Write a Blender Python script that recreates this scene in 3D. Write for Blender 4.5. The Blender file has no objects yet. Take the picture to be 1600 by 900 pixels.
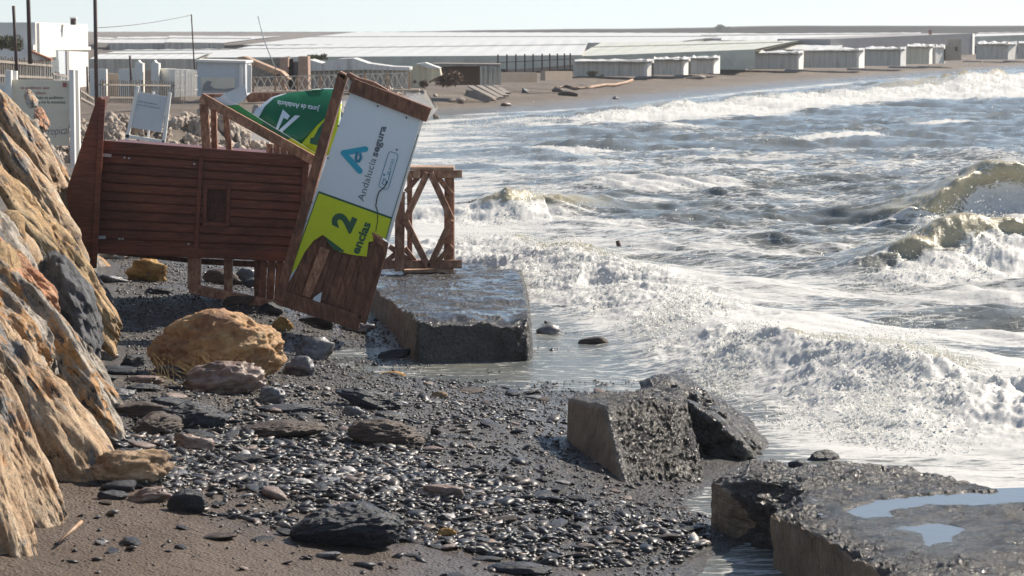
import bpy, bmesh, math, random
import numpy as np
from mathutils import Vector, Matrix, Euler
C = bpy.context; D = bpy.data; SC = C.scene
COL = SC.collection
R = math.radians
rng = np.random.default_rng(7); random.seed(7)

# ------------------------------------------------------------------ camera, light, exposure
CAMZ = 3.5; F = 4000.0
PITCH = math.atan(398 / F)
cam = D.cameras.new('camera'); cam.sensor_width = 36; cam.lens = 36 * F / 1600
cam.clip_start = 0.5; cam.clip_end = 6000
camo = D.objects.new('camera', cam); COL.objects.link(camo)
camo.location = (0, 0, CAMZ); camo.rotation_euler = (math.pi / 2 - PITCH, 0, 0)
cam.dof.use_dof = True; cam.dof.focus_distance = 23; cam.dof.aperture_fstop = 9
SC.camera = camo
SUN_AZ = R(50); SUN_EL = R(38)
w = D.worlds.new('World'); SC.world = w; w.use_nodes = True
nt = w.node_tree; sky = nt.nodes.new('ShaderNodeTexSky'); sky.sky_type = 'NISHITA'
sky.sun_disc = False; sky.sun_elevation = SUN_EL; sky.sun_rotation = SUN_AZ
sky.altitude = 0; sky.air_density = 1.0; sky.dust_density = 0.0; sky.ozone_density = 2.0
tint = nt.nodes.new('ShaderNodeMix'); tint.data_type = 'RGBA'; tint.blend_type = 'MULTIPLY'; tint.inputs[0].default_value = 1
tint.inputs[7].default_value = (.77, .92, 1.08, 1); hs = nt.nodes.new('ShaderNodeHueSaturation'); hs.inputs['Saturation'].default_value = .55; nt.links.new(sky.outputs[0], hs.inputs['Color']); nt.links.new(hs.outputs[0], tint.inputs[6])
nt.links.new(tint.outputs[2], nt.nodes['Background'].inputs[0])
nt.nodes['Background'].inputs[1].default_value = 0.08
sl = D.lights.new('sun', 'SUN'); sl.energy = 5.0; sl.angle = R(0.5); sl.color = (1, 0.9, 0.77)
so = D.objects.new('sun', sl); COL.objects.link(so)
sd = Vector((math.sin(SUN_AZ) * math.cos(SUN_EL), math.cos(SUN_AZ) * math.cos(SUN_EL), math.sin(SUN_EL)))
so.rotation_euler = sd.to_track_quat('Z', 'Y').to_euler(); so.location = (30, 20, 40)
SC.view_settings.view_transform = 'Standard'; SC.view_settings.look = 'None'
SC.view_settings.exposure = 0.6; SC.view_settings.gamma = 1; SC.view_settings.use_curve_mapping = False
SC.cycles.max_bounces = 6; SC.cycles.volume_bounces = 0; SC.cycles.diffuse_bounces = 3
SC.cycles.sample_clamp_indirect = 6; SC.cycles.use_denoising = True

# ------------------------------------------------------------------ geometry of the view
cp, sp_ = math.cos(PITCH), math.sin(PITCH)
def ray(px, py):
    x = px - 800.0; u = 450.0 - py
    return np.array((x, F * cp + u * sp_, -F * sp_ + u * cp))
def P(px, py, d):
    r = ray(px, py); return (r[0] / r[1] * d, d, CAMZ + r[2] / r[1] * d)
def WZ(px, py, z):
    r = ray(px, py); t = (z - CAMZ) / r[2]; return (r[0] * t, r[1] * t)

# ------------------------------------------------------------------ noise (numpy)
def _h(ix, iy, iz, seed):
    h = (ix.astype(np.uint32) * np.uint32(374761393) + iy.astype(np.uint32) * np.uint32(668265263)
         + iz.astype(np.uint32) * np.uint32(2246822519) + np.uint32((seed * 3266489917) & 0xffffffff))
    h ^= h >> np.uint32(13); h *= np.uint32(1274126177); h ^= h >> np.uint32(16)
    return (h & np.uint32(0xffffff)).astype(np.float32) / 16777216.0
def n2(x, y, seed=0):
    x0 = np.floor(x); y0 = np.floor(y); fx = x - x0; fy = y - y0
    fx = fx * fx * (3 - 2 * fx); fy = fy * fy * (3 - 2 * fy)
    ix = x0.astype(np.int64); iy = y0.astype(np.int64); iz = np.zeros_like(ix)
    a = _h(ix, iy, iz, seed); b = _h(ix + 1, iy, iz, seed); c = _h(ix, iy + 1, iz, seed); d = _h(ix + 1, iy + 1, iz, seed)
    return (a + (b - a) * fx) * (1 - fy) + (c + (d - c) * fx) * fy
def n3(x, y, z, seed=0):
    x0 = np.floor(x); y0 = np.floor(y); z0 = np.floor(z); fx = x - x0; fy = y - y0; fz = z - z0
    fx = fx * fx * (3 - 2 * fx); fy = fy * fy * (3 - 2 * fy); fz = fz * fz * (3 - 2 * fz)
    ix = x0.astype(np.int64); iy = y0.astype(np.int64); iz = z0.astype(np.int64)
    def lay(k):
        a = _h(ix, iy, iz + k, seed); b = _h(ix + 1, iy, iz + k, seed); c = _h(ix, iy + 1, iz + k, seed); d = _h(ix + 1, iy + 1, iz + k, seed)
        return (a + (b - a) * fx) * (1 - fy) + (c + (d - c) * fx) * fy
    return lay(0) * (1 - fz) + lay(1) * fz
def fbm2(x, y, o=4, seed=0, g=0.5):
    s = 0; a = 1; t = 0
    for k in range(o):
        s = s + a * (n2(x, y, seed + k) - 0.5); t += a; a *= g; x = x * 2.03 + 11.3; y = y * 2.03 + 5.7
    return s / t * 2
def fbm3(x, y, z, o=4, seed=0, g=0.5):
    s = 0; a = 1; t = 0
    for k in range(o):
        s = s + a * (n3(x, y, z, seed + k) - 0.5); t += a; a *= g; x = x * 2.03 + 11.3; y = y * 2.03 + 5.7; z = z * 2.03 + 3.1
    return s / t * 2
def sstep(a, b, x):
    t = np.clip((x - a) / (b - a), 0, 1); return t * t * (3 - 2 * t)

# ------------------------------------------------------------------ terrain
SHX = [(5, 1.0), (13, 1.3), (15.6, 1.0), (16.4, 1.15), (17.1, 1.5), (17.6, 1.5), (18.2, 1.25), (19, 1.4), (20.5, 1.6), (22.4, 1.0), (24.3, -.2), (25.4, -1.4), (26.6, -2.0), (28, -1.6), (30, -1.7), (39, -2.6), (55, -4.2), (70, -5.2),
       (85, -5.0), (98, -4.3), (107, -3.0), (117, 2.9), (143, 10.7), (179, 22), (212, 34), (264, 54), (400, 110), (900, 330), (1600, 600)]
def flatw(Y): return np.interp(Y, [21.5, 23, 24.5, 26.5, 28, 30, 34, 37], [0, 1.2, 2.3, 3.4, 2.7, 2.2, 1.7, 0])
def shore(Y): return np.interp(Y, [a for a, b in SHX], [b for a, b in SHX])
UP = np.array([(-60, 5), (-2.3, 8), (-2.75, 16), (-2.9, 19), (-3.3, 22), (-3.75, 25), (-4.2, 27.5), (-4.6, 30), (-5.2, 34), (-8.5, 42), (-10.5, 60), (-6.8, 68), (-6.2, 85), (-5, 98), (-3.3, 103), (-3, 112), (-8, 130), (-60, 130)], float)
def sdpoly(X, Y):
    best = np.full(X.shape, 1e9); inside = np.zeros(X.shape, bool)
    for i in range(len(UP)):
        a = UP[i]; b = UP[(i + 1) % len(UP)]; e = b - a
        t = np.clip(((X - a[0]) * e[0] + (Y - a[1]) * e[1]) / (e @ e), 0, 1)
        best = np.minimum(best, np.hypot(X - a[0] - t * e[0], Y - a[1] - t * e[1]))
        c = ((a[1] > Y) != (b[1] > Y)) & (X < (b[0] - a[0]) * (Y - a[1]) / (b[1] - a[1] + 1e-12) + a[0]); inside ^= c
    return np.where(inside, best, -best)
def zg(X, Y, detail=True):
    X = np.asarray(X, float); Y = np.asarray(Y, float)
    s = shore(Y) - X
    far = sstep(60, 105, Y)
    sp = np.maximum(s, 0); sn = np.minimum(s, 0)
    near = .1 + .62 * (1 - np.exp(-sp / 4.2)); fr = .1 + .85 * (1 - np.exp(-sp / 13))
    fw = flatw(Y); fo = sstep(-.1, .5, fw)
    z = near * (1 - far) + fr * far + np.where(fw > 0, -np.minimum(-sn, fw) * .004 + np.minimum(sn + fw, 0) * .12, sn * (.1 + .02 * far)) - .006 * fo
    z = np.maximum(z, -1.5)
    z = z + .24 * np.exp(-((X + 3.05) ** 2 / 1.7 + (Y - 28.9) ** 2 / 1.1))
    d = sdpoly(X, Y)
    top = np.interp(Y, [30, 36, 45, 2000], [3.1, 2.6, 1.35, 1.35])
    z = np.where(d > -.3, np.maximum(z, np.minimum(.3 + 1.75 * (d - .25), top - .3)), z)
    # land rising behind the beach
    z = z + .7 * sstep(150, 520, Y - X * .9) * sstep(15, 60, s) + 2.4 * sstep(700, 1000, Y) * sstep(0, 40, s)
    if detail:
        k = np.clip(30 / Y, 0, 1)
        z = z + .035 * fbm2(X * 1.1, Y * 1.1, 3, 5) + .012 * k * fbm2(X * 9, Y * 9, 3, 9) + np.clip(Y / 60 - .8, 0, 1) * sstep(3, 12, s) * .16 * fbm2(X * .35, Y * .35, 4, 21)
    return z
def G(px, py):
    """ground point seen at a pixel"""
    z = .3
    for _ in range(14):
        x, y = WZ(px, py, z); z = .5 * z + .5 * float(zg(np.array([x]), np.array([y]), False)[0])
    return (x, y, z)
def GZ(x, y): return float(zg(np.array([x]), np.array([y]))[0])

# ------------------------------------------------------------------ object helpers
def setp(o, label=None, cat=None, group=None, kind=None):
    if label: o['label'] = label
    if cat: o['category'] = cat
    if group: o['group'] = group
    if kind: o['kind'] = kind
    return o
def empty(name, loc, label, cat, group=None):
    o = D.objects.new(name, None); COL.objects.link(o); o.location = loc; o.empty_display_size = .2
    C.view_layer.update() if False else None
    return setp(o, label, cat, group)
def wloc(o):
    v = Vector((0, 0, 0))
    while o is not None: v = v + o.location; o = o.parent
    return v
def mkmesh(name, V, Fc, mat, smooth=False):
    me = D.meshes.new(name); V = np.asarray(V, np.float32)
    if isinstance(Fc, np.ndarray):
        k = Fc.shape[1]; me.vertices.add(len(V)); me.vertices.foreach_set('co', V.ravel())
        me.loops.add(Fc.size); me.loops.foreach_set('vertex_index', Fc.astype(np.int32).ravel())
        me.polygons.add(len(Fc)); me.polygons.foreach_set('loop_start', np.arange(0, Fc.size, k, dtype=np.int32))
        me.update(calc_edges=True)
    else:
        me.from_pydata([tuple(map(float, v)) for v in V], [], Fc); me.update()
    if smooth: me.polygons.foreach_set('use_smooth', np.ones(len(me.polygons), bool))
    if mat: me.materials.append(mat)
    return me
def put(name, me, parent=None, loc=None):
    """me is in world coordinates; re-origin it"""
    o = D.objects.new(name, me); COL.objects.link(o)
    if parent is not None:
        o.parent = parent; off = wloc(parent)
    else:
        if loc is None:
            co = np.empty(len(me.vertices) * 3, np.float32); me.vertices.foreach_get('co', co); co = co.reshape(-1, 3)
            loc = ((co[:, 0].min() + co[:, 0].max()) / 2, (co[:, 1].min() + co[:, 1].max()) / 2, co[:, 2].min())
        off = Vector([float(v) for v in loc]); o.location = off
    me.transform(Matrix.Translation(-off))
    return o
class MB:
    def __init__(s): s.v = []; s.f = []; s.m = []
    def add(s, V, Fs):
        n = len(s.v); s.v += [tuple(map(float, v)) for v in V]; s.f += [tuple(i + n for i in f) for f in Fs]
    def box(s, x0, x1, y0, y1, z0, z1):
        s.add([(x0, y0, z0), (x1, y0, z0), (x1, y1, z0), (x0, y1, z0), (x0, y0, z1), (x1, y0, z1), (x1, y1, z1), (x0, y1, z1)],
              [(0, 1, 2, 3)[::-1], (4, 5, 6, 7), (0, 1, 5, 4), (1, 2, 6, 5), (2, 3, 7, 6), (3, 0, 4, 7)])
    def prism(s, poly, d, th, jit=0):
        """pixel outline at distance d, real thickness th going back"""
        pts = [P(x, y, d) for x, y in poly]; n = len(pts)
        s.add(pts + [(p[0], p[1] + th, p[2]) for p in pts],
              [tuple(range(n)), tuple(range(2 * n - 1, n - 1, -1))] + [(i, i + n, (i + 1) % n + n, (i + 1) % n) for i in range(n)])
    def board(s, p0, p1, w, d, th, w1=None):
        a = np.array(p0, float); b = np.array(p1, float); t = (b - a) / np.linalg.norm(b - a); q = np.array((-t[1], t[0]))
        w1 = w if w1 is None else w1
        s.prism([a + q * w / 2, a - q * w / 2, b - q * w1 / 2, b + q * w1 / 2], d, th)
    def bar(s, a, b, wx, wy):
        """square bar between two world points"""
        a = Vector(a); b = Vector(b); t = (b - a).normalized(); ref = Vector((0, 1, 0)) if abs(t.y) < .9 else Vector((0, 0, 1))
        q = t.cross(ref).normalized(); r = q.cross(t).normalized()
        V = [p + q * i * wx / 2 + r * j * wy / 2 for p in (a, b) for i, j in ((-1, -1), (1, -1), (1, 1), (-1, 1))]
        s.add(V, [(3, 2, 1, 0), (4, 5, 6, 7), (0, 1, 5, 4), (1, 2, 6, 5), (2, 3, 7, 6), (3, 0, 4, 7)])
    def tube(s, pts, r, n=8):
        V = []; Fs = []; pts = [Vector(p) for p in pts]; rr = r if isinstance(r, (list, tuple)) else [r] * len(pts)
        for i, p in enumerate(pts):
            t = (pts[min(i + 1, len(pts) - 1)] - pts[max(i - 1, 0)]).normalized()
            ref = Vector((0, 1, 0)) if abs(t.y) < .9 else Vector((1, 0, 0)); q = t.cross(ref).normalized(); b = q.cross(t)
            for k in range(n):
                a = 2 * math.pi * k / n; V.append(p + (q * math.cos(a) + b * math.sin(a)) * rr[i])
        for i in range(len(pts) - 1):
            for k in range(n): Fs.append((i * n + k, i * n + (k + 1) % n, (i + 1) * n + (k + 1) % n, (i + 1) * n + k))
        Fs.append(tuple(range(n))); Fs.append(tuple(range((len(pts) - 1) * n + n - 1, (len(pts) - 1) * n - 1, -1)))
        s.add(V, Fs)
    def build(s, name, mat, parent=None, bevel=0, smooth=False, loc=None):
        me = mkmesh(name, s.v, s.f, mat, smooth)
        bm = bmesh.new(); bm.from_mesh(me); bmesh.ops.recalc_face_normals(bm, faces=bm.faces)
        if bevel:
            try: bmesh.ops.bevel(bm, geom=list(bm.edges), offset=bevel, segments=1, affect='EDGES', clamp_overlap=True)
            except Exception: pass
        bm.to_mesh(me); bm.free()
        return put(name, me, parent, loc)

# ------------------------------------------------------------------ materials
def newmat(name):
    m = D.materials.new(name); m.use_nodes = True; t = m.node_tree
    return m, t, t.nodes['Principled BSDF']
def N(t, kind, **kw):
    n = t.nodes.new(kind)
    for k, v in kw.items():
        if k.startswith('i_'): n.inputs[k[2:].replace('_', ' ')].default_value = v
        else: setattr(n, k, v)
    return n
def coords(t, scale=(1, 1, 1), rot=(0, 0, 0)):
    tc = t.nodes.new('ShaderNodeTexCoord'); mp = t.nodes.new('ShaderNodeMapping')
    mp.inputs['Scale'].default_value = scale; mp.inputs['Rotation'].default_value = rot
    t.links.new(tc.outputs['Object'], mp.inputs[0]); return mp.outputs[0]
def noise(t, vec, scale, detail=6, rough=.6, dist=0):
    n = N(t, 'ShaderNodeTexNoise'); n.inputs['Scale'].default_value = scale; n.inputs['Detail'].default_value = detail
    n.inputs['Roughness'].default_value = rough; n.inputs['Distortion'].default_value = dist
    t.links.new(vec, n.inputs['Vector']); return n.outputs['Fac']
def ramp(t, fac, stops, interp='LINEAR'):
    r = t.nodes.new('ShaderNodeValToRGB'); r.color_ramp.interpolation = interp
    while len(r.color_ramp.elements) < len(stops): r.color_ramp.elements.new(.5)
    for e, (p, c) in zip(r.color_ramp.elements, stops): e.position = p; e.color = (*c, 1) if len(c) == 3 else c
    t.links.new(fac, r.inputs[0]); return r.outputs[0]
def g3(v): return (v, v, v)
def mixc(t, fac, a, b, mode='MIX'):
    m = t.nodes.new('ShaderNodeMix'); m.data_type = 'RGBA'; m.blend_type = mode
    if hasattr(fac, 'links') or hasattr(fac, 'node'): t.links.new(fac, m.inputs[0])
    else: m.inputs[0].default_value = fac
    for v, i in ((a, 6), (b, 7)):
        if hasattr(v, 'node'): t.links.new(v, m.inputs[i])
        else: m.inputs[i].default_value = (*v, 1)
    return m.outputs[2]
def bump(t, h, strength, dist, normal=None):
    b = t.nodes.new('ShaderNodeBump'); b.inputs['Strength'].default_value = strength; b.inputs['Distance'].default_value = dist
    t.links.new(h, b.inputs['Height'])
    if normal is not None: t.links.new(normal, b.inputs['Normal'])
    return b.outputs[0]
def armmat(name, stops, streaks):
    m, t, b = newmat(name); v = coords(t); vl = coords(t, (.8, 3.0, 3.0))
    c = ramp(t, noise(t, vl, 1.5, 10, .68, .7), stops)
    for col, sc, th, seed in streaks:
        vv = coords(t, (.9, 2.4, 2.4), (seed, seed * 2, 0)); c = mixc(t, ramp(t, noise(t, vv, sc, 8, .7, .5), [(th, g3(0)), (th + .05, g3(1))]), c, col)
    f = noise(t, v, 16, 9, .78); c = mixc(t, .8, c, ramp(t, f, [(.3, g3(.3)), (.5, g3(.95)), (.7, g3(1.45))]), 'MULTIPLY')
    cr = noise(t, coords(t, (.7, 3.5, 3.5)), 2.6, 8, .72, 1.0)
    c = mixc(t, .6, c, ramp(t, noise(t, v, 70, 6, .8), [(.3, g3(.5)), (.7, g3(1.4))]), 'MULTIPLY')
    c = mixc(t, 1.0, c, (1.32, 1.32, 1.3), 'MULTIPLY')
    c = mixc(t, ramp(t, cr, [(.39, g3(1)), (.43, g3(0))]), c, (.03, .026, .024))
    t.links.new(c, b.inputs['Base Color']); b.inputs['Roughness'].default_value = .62
    b1 = bump(t, cr, .9, .09); b2 = bump(t, f, 1.0, .03, b1); t.links.new(b2, b.inputs['Normal']); return m
def rockmat(name, stops, scale=2.2, strata=(1, 1, 3), fine=30, rough=(.55, .85), bs=.6, bd=.02, rot=(0, 0, 0), spec=.4, patch=None):
    m, t, b = newmat(name)
    v = coords(t, strata, rot); c = noise(t, v, scale, 9, .65, .5); col = ramp(t, c, stops)
    v2 = coords(t); f = noise(t, v2, fine, 8, .7)
    col = mixc(t, .55, col, ramp(t, f, [(.3, g3(.25)), (.5, g3(.8)), (.72, g3(1.5))]), 'MULTIPLY')
    if patch:
        pn = noise(t, v2, patch[1], 5, .7, .3); pf = ramp(t, pn, [(patch[2], g3(0)), (patch[2] + .07, g3(1))])
        col = mixc(t, pf, col, patch[0])
    t.links.new(col, b.inputs['Base Color'])
    t.links.new(ramp(t, f, [(.3, g3(rough[0])), (.7, g3(rough[1]))]), b.inputs['Roughness'])
    b.inputs['Specular IOR Level'].default_value = spec
    n1 = bump(t, noise(t, v, scale * 3, 10, .7, .3), bs, bd * 2); nb = bump(t, f, bs, bd * .5, n1)
    t.links.new(nb, b.inputs['Normal']); return m
M = {}
M['rock_tan'] = rockmat('rock_tan', [(.3, (.10, .075, .055)), (.44, (.36, .23, .13)), (.55, (.52, .37, .23)), (.7, (.62, .50, .37))], 1.6, (1, 1, 1.6), 22, bs=.8, bd=.03)
M['rock_ochre'] = rockmat('rock_ochre', [(.3, (.12, .07, .03)), (.45, (.42, .22, .06)), (.58, (.55, .34, .11)), (.72, (.6, .45, .26))], 1.9, (1, 1, 1.8), 24, bs=.8, bd=.03, patch=((.16, .15, .15), 2.2, .6))
M['rock_grey'] = rockmat('rock_grey', [(.3, (.05, .055, .065)), (.45, (.19, .19, .19)), (.57, (.38, .35, .31)), (.72, (.55, .48, .4))], 2.1, (1, 1, 1.8), 18, bs=.9, bd=.035, patch=((.44, .27, .13), 1.7, .6))
M['rock_orange'] = rockmat('rock_orange', [(.3, (.16, .07, .04)), (.45, (.5, .17, .06)), (.6, (.62, .3, .13)), (.75, (.5, .42, .34))], 1.7, (1, 1, 2.0), 20, bs=.8, bd=.03)
M['rock_dark'] = rockmat('rock_dark', [(.3, (.02, .022, .03)), (.5, (.07, .075, .085)), (.65, (.17, .16, .15)), (.8, (.3, .28, .25))], 3.5, (1, 1, 2), 30, rough=(.3, .6), bs=.8, bd=.02, spec=.6)
M['boulder_gold'] = rockmat('boulder_gold', [(.28, (.18, .085, .05)), (.42, (.40, .20, .09)), (.55, (.54, .31, .13)), (.72, (.6, .42, .25))], 2.6, (1, 1, 1.5), 16, rough=(.4, .7), bs=.8, bd=.03)
M['slate'] = rockmat('slate', [(.3, (.012, .015, .022)), (.5, (.035, .042, .055)), (.7, (.09, .09, .095))], 4, (1, 1, 8), 45, rough=(.25, .5), bs=.9, bd=.016, spec=.5)
M['slate_brown'] = rockmat('slate_brown', [(.3, (.03, .022, .02)), (.5, (.10, .07, .055)), (.7, (.22, .16, .11))], 4, (1, 1, 6), 40, rough=(.35, .6), bs=.9, bd=.016, spec=.4)
M['stone_pink'] = rockmat('stone_pink', [(.3, (.10, .07, .06)), (.5, (.24, .165, .13)), (.7, (.42, .32, .26))], 4, (1, 1, 2), 40, rough=(.3, .6), bs=.6, bd=.012, spec=.6)
M['stone_grey'] = rockmat('stone_grey', [(.3, (.05, .05, .055)), (.5, (.14, .14, .15)), (.7, (.3, .29, .27))], 5, (1, 1, 1.5), 40, rough=(.25, .5), bs=.6, bd=.012, spec=.7)
M['arm_tan'] = armmat('armour_tan', [(.3, (.16, .10, .06)), (.42, (.46, .29, .16)), (.55, (.60, .43, .27)), (.7, (.66, .55, .42))], [((.22, .215, .21), 1.6, .56, 3), ((.60, .56, .50), 1.9, .6, 6), ((.58, .28, .10), 1.8, .58, 8)])
M['arm_grey'] = armmat('armour_grey', [(.3, (.08, .075, .07)), (.44, (.30, .26, .22)), (.55, (.50, .43, .35)), (.7, (.66, .6, .52))], [((.56, .30, .12), 1.5, .52, 5), ((.05, .055, .07), 2.2, .62, 9)])
M['arm_ochre'] = armmat('armour_ochre', [(.3, (.16, .09, .04)), (.42, (.44, .26, .11)), (.55, (.56, .38, .19)), (.7, (.62, .5, .34))], [((.08, .08, .09), 1.5, .62, 2)])
M['arm_orange'] = armmat('armour_orange', [(.3, (.2, .10, .06)), (.43, (.48, .27, .15)), (.54, (.56, .24, .11)), (.66, (.58, .4, .26))], [((.24, .23, .22), 1.5, .6, 4)])
M['arm_dark'] = armmat('armour_dark', [(.3, (.03, .03, .035)), (.5, (.10, .105, .115)), (.7, (.26, .25, .24))], [((.5, .3, .14), 1.7, .64, 7)])
M['rubble'] = rockmat('rubble', [(.3, (.16, .13, .11)), (.5, (.42, .34, .27)), (.7, (.6, .5, .4))], 1.2, (1, 1, 1.3), 6, bs=.5, bd=.05)
def pebblemat():
    m, t, b = newmat('pebble_wet'); oi = N(t, 'ShaderNodeNewGeometry')
    col = ramp(t, oi.outputs['Random Per Island'], [(0, (.014, .015, .018)), (.45, (.034, .034, .037)), (.7, (.066, .058, .052)), (.86, (.10, .085, .07)), (.93, (.22, .15, .11)), (.975, (.42, .4, .38))])
    v = coords(t); f = noise(t, v, 60, 4, .6); col = mixc(t, .5, col, ramp(t, f, [(.3, g3(.5)), (.7, g3(1.3))]), 'MULTIPLY')
    t.links.new(col, b.inputs['Base Color']); t.links.new(ramp(t, f, [(.3, g3(.3)), (.7, g3(.58))]), b.inputs['Roughness']); b.inputs['Specular IOR Level'].default_value = .6
    t.links.new(bump(t, f, .5, .006), b.inputs['Normal']); return m
M['pebble'] = pebblemat()
def groundmat():
    m, t, b = newmat('beach_ground'); v = coords(t)
    at = N(t, 'ShaderNodeAttribute', attribute_name='wet'); sep = t.nodes.new('ShaderNodeSeparateColor'); t.links.new(at.outputs['Color'], sep.inputs[0])
    wet = sep.outputs[0]; farr = sep.outputs[1]; gr = sep.outputs[2]
    big = noise(t, v, .9, 5, .6, .4)
    sand = ramp(t, big, [(.3, (.08, .05, .03)), (.55, (.125, .08, .048)), (.75, (.17, .115, .073))])
    grain = noise(t, v, 90, 6, .8); sand = mixc(t, .8, sand, ramp(t, grain, [(.32, g3(.35)), (.5, g3(.9)), (.68, g3(1.7))]), 'MULTIPLY')
    vo = N(t, 'ShaderNodeTexVoronoi'); vo.inputs['Scale'].default_value = 42; t.links.new(v, vo.inputs['Vector'])
    gcol = ramp(t, vo.outputs['Color'], [(0, (.025, .03, .036)), (.45, (.055, .053, .052)), (.75, (.11, .09, .07)), (1, (.3, .25, .2))])
    near = mixc(t, gr, sand, gcol)
    dark = mixc(t, wet, near, mixc(t, .45, near, (.03, .035, .042)))
    fcol = ramp(t, noise(t, v, .25, 8, .7, .6), [(.3, (.075, .058, .042)), (.5, (.135, .10, .07)), (.72, (.20, .155, .11))])
    fcol = mixc(t, .5, fcol, ramp(t, noise(t, v, 3, 6, .75), [(.35, g3(.45)), (.65, g3(1.4))]), 'MULTIPLY')
    col = mixc(t, farr, dark, mixc(t, wet, fcol, (.12, .115, .11))); t.links.new(col, b.inputs['Base Color'])
    inv = ramp(t, wet, [(0, g3(.75)), (1, g3(.3))]); t.links.new(inv, b.inputs['Roughness'])
    b1 = bump(t, vo.outputs['Distance'], .9, .02); b2 = bump(t, grain, .9, .012, b1); t.links.new(b2, b.inputs['Normal']); return m
M['ground'] = groundmat()
def concretemat(name, cols, rough, bs, bd, streak=None, spec=.5, vor=28, film=False):
    m, t, b = newmat(name); v = coords(t)
    c = ramp(t, noise(t, v, 3.5, 8, .7, .3), [(.3, cols[0]), (.5, cols[1]), (.72, cols[2])])
    f = noise(t, v, 40, 8, .8); c = mixc(t, .6, c, ramp(t, f, [(.3, g3(.4)), (.7, g3(1.5))]), 'MULTIPLY')
    if streak:
        vs = coords(t, streak); s = noise(t, vs, 3, 5, .7); c = mixc(t, .75, c, ramp(t, s, [(.3, g3(.45)), (.5, g3(.95)), (.7, g3(1.35))]), 'MULTIPLY')
    t.links.new(c, b.inputs['Base Color'])
    big_ = noise(t, v, 9, 7, .75, .4)
    t.links.new(ramp(t, noise(t, v, 6, 4, .6), [(.35, g3(rough[0])), (.65, g3(rough[1]))]), b.inputs['Roughness'])
    b.inputs['Specular IOR Level'].default_value = spec
    vo = N(t, 'ShaderNodeTexVoronoi'); vo.inputs['Scale'].default_value = vor; t.links.new(v, vo.inputs['Vector'])
    b1 = bump(t, vo.outputs['Distance'], bs, bd, bump(t, big_, bs * .9, bd * 3)); b2 = bump(t, f, bs, bd * .6, b1); t.links.new(b2, b.inputs['Normal'])
    if film:
        fl = t.nodes.new('ShaderNodeBsdfPrincipled'); fl.inputs['Base Color'].default_value = (.05, .046, .04, 1); fl.inputs['Roughness'].default_value = .14
        t.links.new(bump(t, noise(t, coords(t, (.6, 1.6, 1)), 6, 4, .6), .3, .02), fl.inputs['Normal'])
        mk = ramp(t, noise(t, coords(t, (.5, 1.1, 1)), 3.2, 7, .65, .5), [(.46, g3(0)), (.53, g3(1))])
        mx = t.nodes.new('ShaderNodeMixShader'); t.links.new(mk, mx.inputs[0]); t.links.new(b.outputs[0], mx.inputs[1]); t.links.new(fl.outputs[0], mx.inputs[2]); t.links.new(mx.outputs[0], t.nodes['Material Output'].inputs[0])
    return m
M['conc_wet'] = concretemat('concrete_wet', ((.035, .032, .027), (.085, .072, .057), (.16, .132, .10)), (.12, .42), 1.0, .04, None, 1.0)
M['conc_side'] = concretemat('concrete_cast_face', ((.11, .08, .055), (.20, .15, .10), (.29, .22, .145)), (.45, .7), .4, .006, (14, 14, .8), .4, 60)
M['conc_top'] = concretemat('concrete_top', ((.02, .019, .018), (.045, .04, .036), (.10, .088, .075)), (.3, .6), 1.0, .025, None, .45, 22, True)
def woodmat(name, cols, scale=(2, 14, 14), rough=.5, rot=(0, 0, 0), stain=.6, spec=.4):
    m, t, b = newmat(name); v = coords(t, scale, rot)
    g = noise(t, v, 3.5, 8, .65, .6); c = ramp(t, g, [(.3, cols[0]), (.5, cols[1]), (.7, cols[2])])
    v2 = coords(t); s = noise(t, v2, 1.6, 5, .6, .3); c = mixc(t, stain, c, ramp(t, s, [(.35, g3(.4)), (.6, g3(1.1))]), 'MULTIPLY')
    isl = N(t, 'ShaderNodeNewGeometry'); c = mixc(t, .45, c, ramp(t, isl.outputs['Random Per Island'], [(0, g3(.6)), (1, g3(1.35))]), 'MULTIPLY')
    t.links.new(c, b.inputs['Base Color']); b.inputs['Roughness'].default_value = rough; b.inputs['Specular IOR Level'].default_value = spec
    t.links.new(bump(t, g, .5, .006), b.inputs['Normal']); return m
M['wood_red'] = woodmat('wood_red', ((.06, .015, .009), (.14, .036, .018), (.24, .07, .034)), (1.2, 12, 14), .42)
M['wood_brown'] = woodmat('wood_brown', ((.06, .024, .014), (.15, .062, .034), (.27, .13, .07)), (6, 8, 2.2), .55)
M['wood_frame'] = woodmat('wood_frame', ((.12, .05, .03), (.28, .135, .078), (.48, .29, .18)), (6, 8, 3), .55)
M['wood_pale'] = woodmat('wood_pale', ((.2, .11, .06), (.42, .26, .16), (.6, .42, .28)), (4, 8, 4), .6)
M['wood_grey'] = woodmat('wood_grey', ((.12, .10, .09), (.28, .24, .2), (.42, .36, .3)), (8, 8, 2), .8, stain=.3)
def paint(name, col, rough=.4, dirt=.25, dscale=3, dcol=(.3, .25, .2), bs=0, spec=.4, trans=0):
    m, t, b = newmat(name); v = coords(t); s = noise(t, v, dscale, 7, .7, .3)
    c = mixc(t, ramp(t, s, [(.45, g3(0)), (.8, g3(dirt * 2))]), col, dcol); t.links.new(c, b.inputs['Base Color'])
    b.inputs['Roughness'].default_value = rough; b.inputs['Specular IOR Level'].default_value = spec
    if bs: t.links.new(bump(t, noise(t, v, 8, 6, .7), bs, .02), b.inputs['Normal'])
    return m
M['panel_white'] = paint('panel_white', (.62, .70, .76), .3, .08, 3, (.4, .45, .48))
M['panel_lime'] = paint('panel_lime', (.52, .62, .008), .35, .15, 5, (.25, .3, .02))
M['panel_green'] = paint('panel_green', (.006, .13, .055), .32, .1, 5, (.02, .06, .03))
M['panel_midgreen'] = paint('panel_midgreen', (.03, .3, .08), .35, .1, 5, (.02, .1, .03))
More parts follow.
